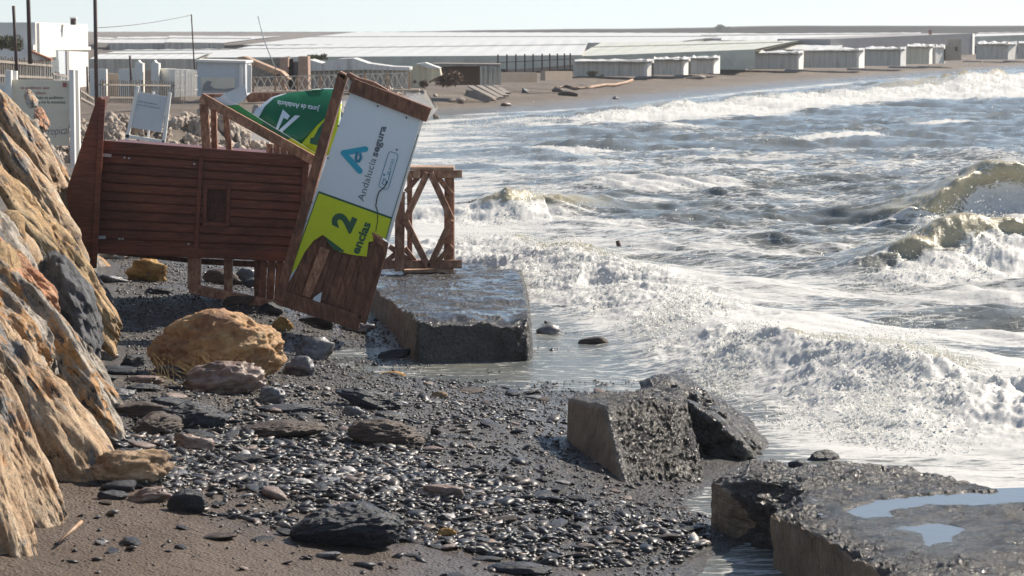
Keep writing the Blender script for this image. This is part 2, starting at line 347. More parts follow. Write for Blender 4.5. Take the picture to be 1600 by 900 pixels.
M['ink_green'] = paint('ink_green', (.012, .09, .045), .4, .0)
M['ink_grey'] = paint('ink_grey', (.10, .125, .16), .4, .0)
M['ink_blue'] = paint('ink_blue', (.01, .33, .48), .35, .0)
M['ink_blue_deep'] = paint('ink_blue_deep', (.01, .2, .34), .35, .0)
M['ink_red'] = paint('ink_red', (.4, .12, .1), .5, .0)
M['white_paint'] = paint('white_paint', (.78, .76, .71), .6, .15, 1.2, (.5, .44, .36), .2)
M['stucco'] = paint('white_stucco', (.8, .77, .70), .8, .12, .7, (.55, .48, .4), .3)
M['cream'] = paint('cream_board', (.72, .66, .52), .5, .1, 3, (.35, .3, .22))
M['grey_board'] = paint('grey_board', (.56, .60, .63), .5, .2, 4, (.4, .4, .38))
M['steel'] = paint('steel', (.5, .5, .5), .3, .1)
M['iron'] = paint('rusty_iron', (.07, .05, .045), .7, .5, 6, (.16, .07, .04))
M['black'] = paint('black_void', (.015, .013, .012), .8, 0)
M['terracotta'] = paint('terracotta', (.4, .17, .10), .8, .3)
M['brick'] = paint('old_brick', (.40, .27, .2), .9, .5, 5, (.25, .17, .12), .4)
M['block_wall'] = paint('block_wall', (.42, .34, .26), .9, .4, 1.5, (.3, .24, .18), .3)
M['grey_wall'] = paint('grey_wall', (.30, .29, .29), .9, .3, 1, (.22, .21, .2), .2)
def sheetmat(name, col, dk, stripe=(3, 3, .2), rough=.45, tr=.25):
    m, t, b = newmat(name); v = coords(t, stripe); s = noise(t, v, 1.3, 7, .7, .4)
    c = ramp(t, s, [(.3, dk), (.5, col), (.75, tuple(min(1, x * 1.25) for x in col))]); t.links.new(c, b.inputs['Base Color'])
    b.inputs['Roughness'].default_value = rough
    t.links.new(bump(t, s, .6, .08), b.inputs['Normal'])
    return m
M['sheet_grey'] = sheetmat('plastic_sheet_grey', (.46, .43, .37), (.26, .235, .19))
M['sheet_white'] = sheetmat('plastic_sheet_white', (.62, .60, .56), (.4, .37, .33))
M['sheet_roof'] = sheetmat('plastic_roof', (.60, .59, .55), (.48, .47, .43), (.05, .25, .3))
M['sheet_green'] = sheetmat('plastic_greenish', (.55, .54, .44), (.38, .37, .29), (.3, .3, .3))
M['sheet_cream'] = sheetmat('plastic_cream', (.6, .54, .40), (.38, .31, .2))
M['bush'] = paint('bush_leaf', (.09, .10, .045), .7, .6, 20, (.17, .13, .07))
M['bush_brown'] = paint('bush_brown', (.14, .085, .055), .8, .6, 20, (.07, .045, .03))
M['lime_wash'] = paint('lime_washed_wood', (.55, .5, .43), .8, .3, 6, (.35, .28, .2))
M['straw'] = paint('straw', (.5, .38, .18), .7, .3, 20, (.3, .2, .1))
M['hill'] = paint('hill_soil', (.07, .055, .04), .9, .5, .02, (.05, .055, .03))
def watermat():
    m, t, b = newmat('sea_water'); v = coords(t)
    at = N(t, 'ShaderNodeAttribute', attribute_name='foam'); sep = t.nodes.new('ShaderNodeSeparateColor'); t.links.new(at.outputs['Color'], sep.inputs[0])
    foam = sep.outputs[0]; thick = sep.outputs[1]
    vs = coords(t, (.42, 1.5, 1.5)); 
    lace = noise(t, vs, 3.2, 9, .72, 1.6); fine = noise(t, coords(t, (.6, 1.2, 1.2)), 12, 8, .75, .8)
    def mth(op, a, bb, cl=False):
        n = N(t, 'ShaderNodeMath', operation=op, use_clamp=cl)
        for q, i in ((a, 0), (bb, 1)):
            if hasattr(q, 'node'): t.links.new(q, n.inputs[i])
            else: n.inputs[i].default_value = q
        return n.outputs[0]
    s = mth('ADD', foam, mth('MULTIPLY', mth('SUBTRACT', mth('ADD', mth('MULTIPLY', lace, .6), mth('MULTIPLY', fine, .4)), .5), 1.7))
    wv = N(t, 'ShaderNodeVectorMath', operation='ADD'); nz = t.nodes.new('ShaderNodeTexNoise'); nz.inputs['Scale'].default_value = 2.5; nz.inputs['Detail'].default_value = 5; t.links.new(vs, nz.inputs['Vector'])
    sc3 = N(t, 'ShaderNodeVectorMath', operation='SCALE'); sc3.inputs['Scale'].default_value = .5; t.links.new(nz.outputs['Color'], sc3.inputs[0]); t.links.new(vs, wv.inputs[0]); t.links.new(sc3.outputs[0], wv.inputs[1])
    ve = N(t, 'ShaderNodeTexVoronoi', feature='DISTANCE_TO_EDGE'); ve.inputs['Scale'].default_value = 4.5; t.links.new(wv.outputs[0], ve.inputs['Vector'])
    s = mth('ADD', s, ramp(t, ve.outputs['Distance'], [(0, g3(.28)), (.09, g3(.06)), (.3, g3(0))]))
    s = mth('SUBTRACT', s, .05)
    mask = ramp(t, s, [(.38, g3(0)), (.47, g3(.55)), (.62, g3(1))])
    wc = ramp(t, noise(t, v, .8, 5, .6), [(.3, (.11, .125, .125)), (.7, (.19, .19, .16))])
    wc = mixc(t, thick, wc, (.44, .38, .25))  # backlit glow through the crests is put in as a paler brown
    t.links.new(wc, b.inputs['Base Color']); b.inputs['Roughness'].default_value = .16; b.inputs['IOR'].default_value = 1.33
    b1 = bump(t, noise(t, v, 5, 6, .7, .6), .6, .05); b2 = bump(t, fine, .5, .012, b1); t.links.new(b2, b.inputs['Normal'])
    fb = t.nodes.new('ShaderNodeBsdfPrincipled'); fb.inputs['Roughness'].default_value = .6
    fc = ramp(t, fine, [(.3, (.68, .66, .61)), (.6, (.84, .83, .79))]); t.links.new(fc, fb.inputs['Base Color'])
    t.links.new(bump(t, noise(t, v, 18, 6, .7, .4), .35, .03), fb.inputs['Normal'])
    ftr = t.nodes.new('ShaderNodeBsdfTranslucent'); ftr.inputs[0].default_value = (.9, .88, .82, 1); fmx = t.nodes.new('ShaderNodeMixShader'); fmx.inputs[0].default_value = .25
    t.links.new(fb.outputs[0], fmx.inputs[1]); t.links.new(ftr.outputs[0], fmx.inputs[2]); fb = fmx
    mx = t.nodes.new('ShaderNodeMixShader'); t.links.new(mask, mx.inputs[0]); t.links.new(b.outputs[0], mx.inputs[1]); t.links.new(fb.outputs[0], mx.inputs[2])
    t.links.new(mx.outputs[0], t.nodes['Material Output'].inputs[0]); return m
M['sea'] = watermat()
m, t, b = newmat('spray'); b.inputs['Base Color'].default_value = (.93, .93, .91, 1); b.inputs['Roughness'].default_value = .5
tr = N(t, 'ShaderNodeBsdfTranslucent'); tr.inputs[0].default_value = (.95, .95, .92, 1); mx = N(t, 'ShaderNodeMixShader'); mx.inputs[0].default_value = .55
t.links.new(b.outputs[0], mx.inputs[1]); t.links.new(tr.outputs[0], mx.inputs[2]); t.links.new(mx.outputs[0], t.nodes['Material Output'].inputs[0]); M['spray'] = m
m, t, b = newmat('puddle_water'); b.inputs['Base Color'].default_value = (.10, .095, .08, 1); b.inputs['Roughness'].default_value = .09; b.inputs['Specular IOR Level'].default_value = .9
t.links.new(bump(t, noise(t, coords(t), 9, 3, .5), .15, .01), b.inputs['Normal']); M['puddle'] = m

# ------------------------------------------------------------------ ground and sea sheets
def sheet(arow, yrow):
    A, Y = np.meshgrid(arow, yrow); X = A * Y; return X, Y
def gridfaces(nr, nc):
    i = np.arange(nr * nc).reshape(nr, nc)
    return np.stack([i[:-1, :-1], i[:-1, 1:], i[1:, 1:], i[1:, :-1]], -1).reshape(-1, 4)
def setcol(me, name, cols):
    a = me.color_attributes.new(name, 'FLOAT_COLOR', 'POINT'); n = len(me.vertices)
    c = np.ones((n, 4), np.float32)
    for k, v in enumerate(cols): c[:, k] = v.ravel()
    a.data.foreach_set('color', c.ravel())
ar = np.concatenate([np.linspace(-1.2, -.3, 16)[:-1], np.linspace(-.3, .27, 760), np.linspace(.27, 1.2, 16)[1:]])
yr = np.concatenate([1 / np.linspace(1 / 9., 1 / 60., 620), np.geomspace(60, 1500, 330)[1:]])
X, Y = sheet(ar, yr); Z = zg(X, Y)
s = shore(Y) - X
wet = sstep(4.2, .3, s + .8 * fbm2(X * .8, Y * .8, 3, 31)) * np.where(Y > 60, sstep(9, 2, s), 1)
wet = np.maximum(wet, .35 * sstep(-.2, .3, fbm2(X * .6, Y * .6, 3, 77)) * (Y < 60))
farr = sstep(45, 70, Y)
# bare sand strip near the camera on the left, gravel elsewhere
sandline = 17.6 - (X + 2.7) * .55
gr = sstep(-.35, .35, Y - sandline + .5 * fbm2(X * 1.5, Y * 1.5, 3, 3)) * .8 + .1
me = mkmesh('ground', np.stack([X, Y, Z], -1).reshape(-1, 3), gridfaces(*X.shape), M['ground'], True)
setcol(me, 'wet', [wet, farr, gr]); o = D.objects.new('ground', me); COL.objects.link(o); o['kind'] = 'structure'

# breakers: (polyline of world x,y), height, front width, back width, foam reach ahead, behind
def wl(pts, z=0): return [WZ(x, y, z) for x, y in pts]
BR = [
    dict(p=wl([(715, 402), (780, 412), (860, 430), (960, 452), (1060, 490), (1120, 520)], .1), h=[.2, .36, .38, .30, .24, .16], wf=1.3, wb=2.2, fa=2.3, fb=1.0, turb=.15, spr=1.0),
    dict(p=wl([(1130, 560), (1200, 585), (1300, 605), (1420, 625), (1560, 640), (1740, 655), (2000, 670)], .1), h=[.18, .40, .42, .36, .33, .3, .3], wf=1.35, wb=2.0, fa=2.6, fb=.2, turb=.14, spr=1.6),
    dict(p=wl([(1360, 458), (1430, 454), (1500, 450), (1600, 446), (1720, 442)], 0), h=[.2, .6, .75, .6, .5], fd=.9, curl=.45, wf=.55, wb=1.5, fa=2.0, fb=.5, turb=.08, spr=.5),
    dict(p=wl([(1400, 362), (1460, 358), (1510, 354), (1600, 351), (1740, 348)], 0), h=[.2, .65, .85, .85, .75], fd=.8, curl=.75, wf=.5, wb=1.5, fa=2.2, fb=.4, turb=.05, spr=.35),
    dict(p=wl([(735, 352), (800, 352), (850, 348), (920, 352)], 0), h=[.3, .55, .45, .15], curl=.4, wf=.6, wb=2.4, fa=2.0, fb=.5, turb=.08, spr=.6),
    dict(p=wl([(900, 305), (1000, 304), (1130, 302), (1220, 300)], 0), h=[.08, .2, .2, .08], wf=1.4, wb=3, fa=2.0, fb=.6, turb=.03, spr=.1),
    dict(p=wl([(760, 240), (860, 243), (950, 246), (1010, 246)], 0), h=[.05, .16, .16, .05], wf=2.4, wb=4, fa=1.6, fb=.8, turb=.03, spr=.1),
    dict(p=wl([(680, 200), (860, 199), (1000, 190), (1100, 178), (1200, 170), (1330, 160)], 0), h=[.1, .15, .25, .3, .3, .2], wf=2.0, wb=5, fa=5, fb=1.0, turb=.04, spr=.3),
    dict(p=wl([(1150, 172), (1300, 160), (1400, 155), (1480, 150), (1560, 147), (1660, 147)], 0), h=[.04, .12, .28, .7, 1.1, .6], wf=4, wb=7, fa=9, fb=2, turb=.08, spr=.4),
    dict(p=wl([(1180, 236), (1260, 232), (1330, 230), (1400, 230)], 0), h=[.05, .2, .24, .05], wf=1.8, wb=4, fa=1.0, fb=.8, turb=.05, spr=.1),
    dict(p=wl([(1000, 215), (1080, 213), (1180, 213)], 0), h=[.05, .2, .05], wf=1.8, wb=4, fa=.8, fb=.6, turb=.05, spr=0),
    dict(p=wl([(1380, 205), (1470, 203), (1560, 203)], 0), h=[.05, .24, .05], wf=1.8, wb=4, fa=.8, fb=.6, turb=.05, spr=0),
]
def polyinfo(X, Y, p):
    best = np.full(X.shape, 1e9); sgn = np.zeros(X.shape); tt = np.zeros(X.shape)
    for i in range(len(p) - 1):
        a = np.array(p[i]); b = np.array(p[i + 1]); e = b - a; L = e @ e
        t0 = ((X - a[0]) * e[0] + (Y - a[1]) * e[1]) / L; t1 = np.clip(t0, 0 if i else -1e3, 1 if i < len(p) - 2 else 1e3)
        d = np.hypot(X - a[0] - t1 * e[0], Y - a[1] - t1 * e[1])
        side = e[0] * (Y - a[1]) - e[1] * (X - a[0])       # >0 : behind the crest (away from the camera)
        k = d < best; best = np.where(k, d, best); sgn = np.where(k, np.sign(side), sgn); tt = np.where(k, np.clip(i + t1, 0, len(p) - 1), tt)
    return best * sgn, tt
def sea_z(X, Y, full=False):
    s = shore(Y) - X; off = np.clip(-s - .8 * flatw(Y), 0, 60)
    deep = sstep(0.5, 9, off)
    Z = np.full(X.shape, .085)
    dx = .35 * fbm2(X * .18, Y * .18, 3, 51) * 3; dy = .35 * fbm2(X * .18 + 40, Y * .18, 3, 52) * 3
    r2 = np.random.default_rng(11)
    for k in range(46):
        L = .35 * (1.073 ** k); th = r2.normal(0, .5) + R(200)     # travelling towards the camera and shore
        kx, ky = math.sin(th), math.cos(th); a = .0098 * L ** .55
        ph = 2 * math.pi * ((X + dx) * kx + (Y + dy) * ky) / L + r2.uniform(0, 6.28)
        amp = a * np.clip(1.6 * L / (Y * .012), 0, 1) * (.5 + 1.1 * n2(X / (L * 3), Y / (L * 3), 60 + k))
        sn = np.sin(ph); Z += amp * (sn + .35 * (1 - np.abs(sn)) ** 2 * 1.5) * (.16 + .84 * deep)
    foam = np.full(X.shape, 0.0); thick = np.zeros(X.shape); turb = np.zeros(X.shape); fwd = np.zeros(X.shape)
    wob = .35 * fbm2(X * .9, Y * .9, 4, 91)
    for q, B in enumerate(BR):
        n, tt = polyinfo(X, Y, B['p']); n = n + wob * min(1, B['wf'] * 1.3)
        h = np.interp(tt, range(len(B['h'])), B['h'])
        e0 = np.array(B['p'][0]); e1 = np.array(B['p'][-1]); axis = (e1 - e0) / np.linalg.norm(e1 - e0)
        over = np.maximum((e0[0] - X) * axis[0] + (e0[1] - Y) * axis[1], (X - e1[0]) * axis[0] + (Y - e1[1]) * axis[1])
        fade = 1 - sstep(0, B.get('fd', 2.2 + B['wb'] * .4), over)
        h = h * fade * ((.8 + .35 * n2(X * .8, Y * .8, 120 + q)) if 'curl' in B else (.65 + .6 * n2(X * 1.1, Y * 1.1, 120 + q)))
        prof = np.where(n > 0, np.exp(-(n / B['wb']) ** 1.6), np.exp(-(np.abs(n) / B['wf']) ** 1.5))
        Z += h * prof
        if 'curl' in B: fwd = np.maximum(fwd, B['curl'] * h * np.where(n > 0, np.exp(-(n / (B['wb'] * .5)) ** 2), np.exp(-(np.abs(n) / (B['wf'] * .55)) ** 2)))
        fz = np.where(n < B['wf'] * .2, sstep(B['fa'] * 1.25, B['fa'] * .5, -n), sstep(B['fb'], 0, n)) * sstep(.04, .22, h)
        lo_ = -.3
        if 'curl' in B:
            lo_ = -B['wf'] * 1.3; br_ = fbm2(X * 1.3, Y * 1.3, 4, 370 + q) * .6
            fz = fz * np.maximum(sstep(B['wf'] * .25, B['wf'] * 1.1, -n + br_ * B['wf']), .8 * sstep(.16, .04, np.abs(n + br_ * .2)))
        foam = np.maximum(foam, fz * .95)
        thick = np.maximum(thick, sstep(.3, .95, prof) * sstep(.12, .5, h) * sstep(lo_, lo_ + .5, n))  # mask of the crests that get the painted backlit brown
        turb = np.maximum(turb, np.where(n < 0, sstep(B['fa'], B['fa'] * .3, -n), sstep(B['fb'] * 1.4, 0, n)) * B['turb'] * sstep(.03, .25, h))
    # sheets of old foam between the breakers, streaked along the crests
    st = fbm2(X * .28 + Y * .05, Y * .95, 5, 201, .6); st2 = fbm2(X * .05, Y * .12, 3, 205)
    zone = np.interp(Y, [18, 26, 30, 58, 72, 110, 200], [.50, .46, .42, .36, .12, .05, .03]) + .22 * st2
    zone += .35 * sstep(6, 1, off) * sstep(90, 40, Y) + .45 * sstep(7, 1, off) * sstep(60, 100, Y) * sstep(300, 130, Y)
    foam = np.maximum(foam, np.clip(zone + .55 * st, 0, .9))
    foam = foam * (1 - .8 * sstep(.25, .8, thick) * (.5 + .8 * n2(X * 1.6, Y * 1.1, 350)).clip(0, 1))
    # the thin run-up at the edge is clear
    foam = foam * (.35 + .65 * sstep(.15, 1.8, off))
    # churned surface
    bl = 1 - 2 * np.abs(fbm2(X * 1.7, Y * 1.9, 5, 300, .57)); bl2 = 1 - 2 * np.abs(fbm2(X * 7, Y * 7, 3, 310, .5)); 
    Z += turb * (.85 * bl + .12 * bl2 - .42) * (.5 + .9 * n2(X * .9, Y * .9, 340))
    Z += foam * .018 * (1 - 2 * np.abs(fbm2(X * 4, Y * 4, 3, 330))) * deep
    Z = .085 + (Z - .085) * (.10 + .90 * sstep(0, 1.7, off)) + .014 * sstep(.0, -.1, off - .1) * sstep(0, .5, flatw(Y))
    Z = np.where(off <= 0, np.minimum(Z, .105), Z)
    if full: return Z, foam, thick, fwd
    return Z, foam, thick, turb
ar = np.concatenate([np.linspace(-.3, -.09, 60)[:-1], np.linspace(-.09, .235, 900), np.linspace(.235, 1.2, 24)[1:]])
yr = np.concatenate([np.geomspace(12.5, 60, 880), np.geomspace(60, 320, 330)[1:], np.geomspace(320, 1500, 40)[1:]])
X, Y = sheet(ar, yr); Z, foam, thick, fwd = sea_z(X, Y, True)
s = shore(Y) - X; Y = Y - fwd; X = X - fwd * .25; fc = gridfaces(*X.shape)
keep = (s.ravel()[fc].min(1) < 2.2); fc = fc[keep]
us = np.unique(fc); mp_ = np.full(X.size, -1); mp_[us] = np.arange(len(us))
me = mkmesh('sea', np.stack([X, Y, Z], -1).reshape(-1, 3)[us], mp_[fc], M['sea'], True)
setcol(me, 'foam', [foam.ravel()[us], thick.ravel()[us], np.zeros(len(us))]); o = D.objects.new('sea', me); COL.objects.link(o); o['kind'] = 'structure'

# small bodies scattered as one mesh
ICO = {}
def ico(sub):
    if sub not in ICO:
        bm = bmesh.new(); bmesh.ops.create_icosphere(bm, subdivisions=sub, radius=1)
        ICO[sub] = (np.array([v.co[:] for v in bm.verts]), np.array([[v.index for v in f.verts] for f in bm.faces])); bm.free()
    return ICO[sub]
OCT = (np.array([(1, 0, 0), (-1, 0, 0), (0, 1, 0), (0, -1, 0), (0, 0, 1), (0, 0, -1)], float), np.array([(0, 2, 4), (2, 1, 4), (1, 3, 4), (3, 0, 4), (2, 0, 5), (1, 2, 5), (3, 1, 5), (0, 3, 5)]))
def rotz_tilt(n, r, tilt):
    a = r.uniform(0, 2 * np.pi, n); b = r.normal(0, tilt, n); c = r.normal(0, tilt, n)
    ca, sa, cb, sb, cc, sc_ = np.cos(a), np.sin(a), np.cos(b), np.sin(b), np.cos(c), np.sin(c); o_ = np.zeros(n); l = np.ones(n)
    Rz = np.stack([np.stack([ca, -sa, o_], -1), np.stack([sa, ca, o_], -1), np.stack([o_, o_, l], -1)], -2)
    Rx = np.stack([np.stack([l, o_, o_], -1), np.stack([o_, cb, -sb], -1), np.stack([o_, sb, cb], -1)], -2)
    Ry = np.stack([np.stack([cc, o_, sc_], -1), np.stack([o_, l, o_], -1), np.stack([-sc_, o_, cc], -1)], -2)
    return Ry @ Rx @ Rz
def scatter(name, pos, dims, base, mat, r, tilt=.2, jitter=.18, smooth=True):
    V, Fc = base; n = len(pos)
    W = V[None] * dims[:, None, :] * (1 + r.uniform(-jitter, jitter, (n, len(V), 1)))
    W = np.einsum('nij,nvj->nvi', rotz_tilt(n, r, tilt), W) + pos[:, None, :]
    Fs = (Fc[None] + (np.arange(n) * len(V))[:, None, None]).reshape(-1, 3)
    me = mkmesh(name, W.reshape(-1, 3), Fs, mat, smooth); o = D.objects.new(name, me); COL.objects.link(o); return o

# spray thrown up by the breakers
pts = []; sz = []
r3 = np.random.default_rng(5)
for B in BR:
    if not B['spr']: continue
    p = np.array(B['p']); L = np.hypot(*(p[1:] - p[:-1]).T).sum(); dist = p[:, 1].mean()
    cnt = int(1300 * B['spr'] * L * min(1, 30 / dist))
    ncl = max(6, int(L * 2.5)); clt = r3.uniform(0, len(p) - 1, ncl); clh = r3.gamma(1.2, .5, ncl); 
    ci = r3.integers(0, ncl, cnt); tt = np.clip(clt[ci] + r3.normal(0, .12, cnt), 0, len(p) - 1.001)
    x = np.interp(tt, range(len(p)), p[:, 0]); y = np.interp(tt, range(len(p)), p[:, 1]); h = np.interp(tt, range(len(p)), B['h'])
    fwd = r3.uniform(-.4, 1.0, cnt) * B['fa']; x = x - .3 * fwd + r3.normal(0, .12, cnt); y = y - fwd
    up = r3.exponential(.11, cnt) * (.05 + clh[ci] ** 1.5) * np.clip(1.2 - np.abs(fwd) / B['fa'], .1, 1) * (h / .5) ** .7
    z0, _, _, tb = sea_z(x, y)
    z = z0 + up; ok = (shore(y) - x) < -.15; pts.append(np.stack([x, y, z], -1)[ok]); k = np.minimum(.0018 + r3.exponential(.0016, cnt), .008) * (1 + dist / 50) * np.where(up < .05, 1.5, 1); sz.append(k[ok])
pos = np.concatenate(pts); k = np.concatenate(sz)
o = scatter('spray', pos, np.stack([k, k, k * 1.3], -1), OCT, M['spray'], r3, 1.0, .3, False)
setp(o, 'white spray thrown up from the breaking waves', 'spray', kind='stuff')

# ------------------------------------------------------------------ rocks
def rockmesh(name, dims, seed, mat, sub=4, planes=13, rough=.07, strata=0, rnd=.25, cav=0, ridge=0):
    V, Fc = ico(sub); r = np.random.default_rng(seed)
    n = r.normal(size=(planes, 3)); n /= np.linalg.norm(n, axis=1)[:, None]; h = r.uniform(.62, 1.0, planes)
    dd = np.maximum(V @ n.T, 1e-3); rad = h / dd; rad = np.minimum(rad, 1.25)
    k = 22.0; rmin = -np.log(np.exp(-k * rad).sum(1)) / k; rmin = rmin * (1 - rnd) + rnd * .95
    q = V * 1.7 + seed % 97; 
    disp = rough * fbm3(q[:, 0], q[:, 1], q[:, 2], 5, seed % 1000, .6)
    if strata:
        u = V[:, 2] * strata + 1.6 * fbm3(q[:, 0] * .8, q[:, 1] * .8, q[:, 2] * .8, 3, seed % 991 + 3)
        disp = disp + rough * 1.0 * (np.abs((u % 1) - .5) * 2 - .5) ** 3 * 3
    if cav: disp = disp - cav * np.maximum(0, fbm3(q[:, 0] * 3, q[:, 1] * 3, q[:, 2] * 3, 3, seed % 500 + 7) - .1)
    if ridge: disp = disp - ridge * (np.abs(fbm3(q[:, 0] * 2.0, q[:, 1] * 3.0, q[:, 2] * 3.0, 5, seed % 400 + 17, .65)) - .15) - ridge * .35 * np.abs(fbm3(q[:, 0] * 8, q[:, 1] * 14, q[:, 2] * 14, 4, seed % 400 + 37, .7))
    if ridge: tq = fbm3(q[:, 0] * 1.5, q[:, 1] * 2.2, q[:, 2] * 2.2, 2, seed % 300 + 57) * 5; fr_ = tq - np.floor(tq); disp = disp + ridge * .28 * (np.floor(tq) + sstep(.0, .22, fr_))
    W = V * (rmin + disp)[:, None] * np.array(dims) / 2
    return mkmesh(name, W, Fc, mat, True)
def placerock(name, label, cat, loc, dims, rot, seed, mat, group=None, **kw):
    me = rockmesh(name, dims, seed, M[mat], **kw); o = D.objects.new(name, me); COL.objects.link(o)
    o.location = loc; o.rotation_euler = rot; return setp(o, label, cat, group)
# armour rocks of the left bank: (upper end px, lower end px, width px, distance, material, label)
ARM = [
    ((-90, 600), (38, 925), 110, 14.9, 'rock_tan', 'tan armour rock in the bottom left corner, nearest of the bank'),
    ((-50, 560), (100, 872), 120, 15.9, 'rock_tan', 'long tan armour rock with a dark foot, beside the white stick'),
    ((-60, 450), (158, 850), 175, 17.2, 'rock_tan', 'biggest smooth tan armour rock leaning down onto the bare sand'),
    ((-60, 380), (175, 700), 150, 19.0, 'rock_grey', 'grey and white streaked armour rock ending beside the pale angular rock'),
    ((-60, 440), (80, 600), 130, 18.4, 'rock_grey', 'blotchy blue grey armour rock at the left edge of the bank'),
    ((60, 500), (192, 668), 95, 20.4, 'rock_grey', 'grey armour rock with a wet dark tip above the flat slates'),
    ((-30, 370), (98, 540), 110, 20.8, 'rock_orange', 'red orange faced armour rock in the middle of the bank'),
    ((70, 400), (150, 545), 92, 22.3, 'rock_dark', 'dark grey armour rock wedged beneath the ochre one'),
    ((20, 300), (200, 560), 85, 23.6, 'rock_ochre', 'yellow ochre armour rock whose tip points at the golden boulder'),
    ((-50, 240), (110, 460), 130, 24.2, 'rock_ochre', 'broad ochre armour rock left of the hut roof'),
    ((-50, 320), (55, 470), 90, 22.0, 'rock_grey', 'small blue grey armour rock at the frame edge beneath the ochre one'),
    ((-20, 190), (125, 420), 70, 27.0, 'rock_tan', 'pale long armour rock touching the hut roof'),
    ((0, 150), (112, 350), 55, 29.2, 'rock_tan', 'slim tan armour rock high on the bank'),
    ((-40, 120), (80, 300), 70, 30.5, 'rock_tan', 'tan armour rock at the top of the bank under the notice board'),
    ((30, 175), (108, 300), 34, 32.0, 'rock_grey', 'narrow grey armour rock against the notice board'),
    ((42, 140), (56, 170), 20, 33.2, 'rock_grey', 'small grey blocky rock on the crest of the bank'),
    ((56, 172), (72, 200), 24, 34.0, 'rock_orange', 'little brown rock sitting before the notice board'),
    ((112, 405), (172, 478), 44, 27.3, 'rock_dark', 'dull grey rock leaning under the foot of the hut roof'),
    ((100, 300), (130, 400), 30, 29.5, 'rock_grey', 'grey rock peeping between the bank and the hut roof'),
]
for i, (a, b, wd, d, mt, lab) in enumerate(ARM):
    A = Vector(P(*a, d + .9)); B = Vector(P(*b, d - .25)); c = (A + B) / 2; ax = (B - A); L = ax.length * 1.08
    x = ax.normalized(); n = Vector((.8, -.35, .55)); z = (n - n.dot(x) * x).normalized(); y = z.cross(x)
    W = wd / F * d
    me = rockmesh('armour_rock', (L, W * .93, W * 1.0), 40 + i * 7, M[mt.replace('rock_', 'arm_')], sub=6 if d < 21 else 5, planes=17, rough=.15, strata=0, rnd=.08, cav=.2, ridge=.09)
    o = D.objects.new('armour_rock', me); COL.objects.link(o)
    o.matrix_world = Matrix(((x.x, y.x, z.x, c.x), (x.y, y.y, z.y, c.y), (x.z, y.z, z.z, c.z), (0, 0, 0, 1)))
    setp(o, lab, 'rock', 'armour rocks of the left bank')
# filler rocks between them
rr = np.random.default_rng(3)
fill = [rockmesh('filler_rock', (1, .75, .6), 400 + i, M[['arm_tan', 'arm_grey', 'arm_ochre', 'arm_grey'][i % 4]], sub=4, rough=.12, strata=3, rnd=.15) for i in range(8)]
for i in range(110):
    yy = rr.uniform(15, 35); xb = np.interp(yy, UP[1:9, 1], UP[1:9, 0]); xx = xb - rr.uniform(.05, 2.6)
    z = GZ(xx, yy); sc = rr.uniform(.3, .75)
    o = D.objects.new('filler_rock', fill[i % 8]); COL.objects.link(o); o.location = (xx - .12, yy, z - sc * .22)
    o.scale = (sc * 1.2, sc, sc); o.rotation_euler = (rr.uniform(-.4, .4), R(60) + rr.normal(0, .3), rr.uniform(-.6, .6))
    setp(o, 'smaller tan or grey rock filling a gap in the left bank', 'rock', 'small rocks filling the left bank')

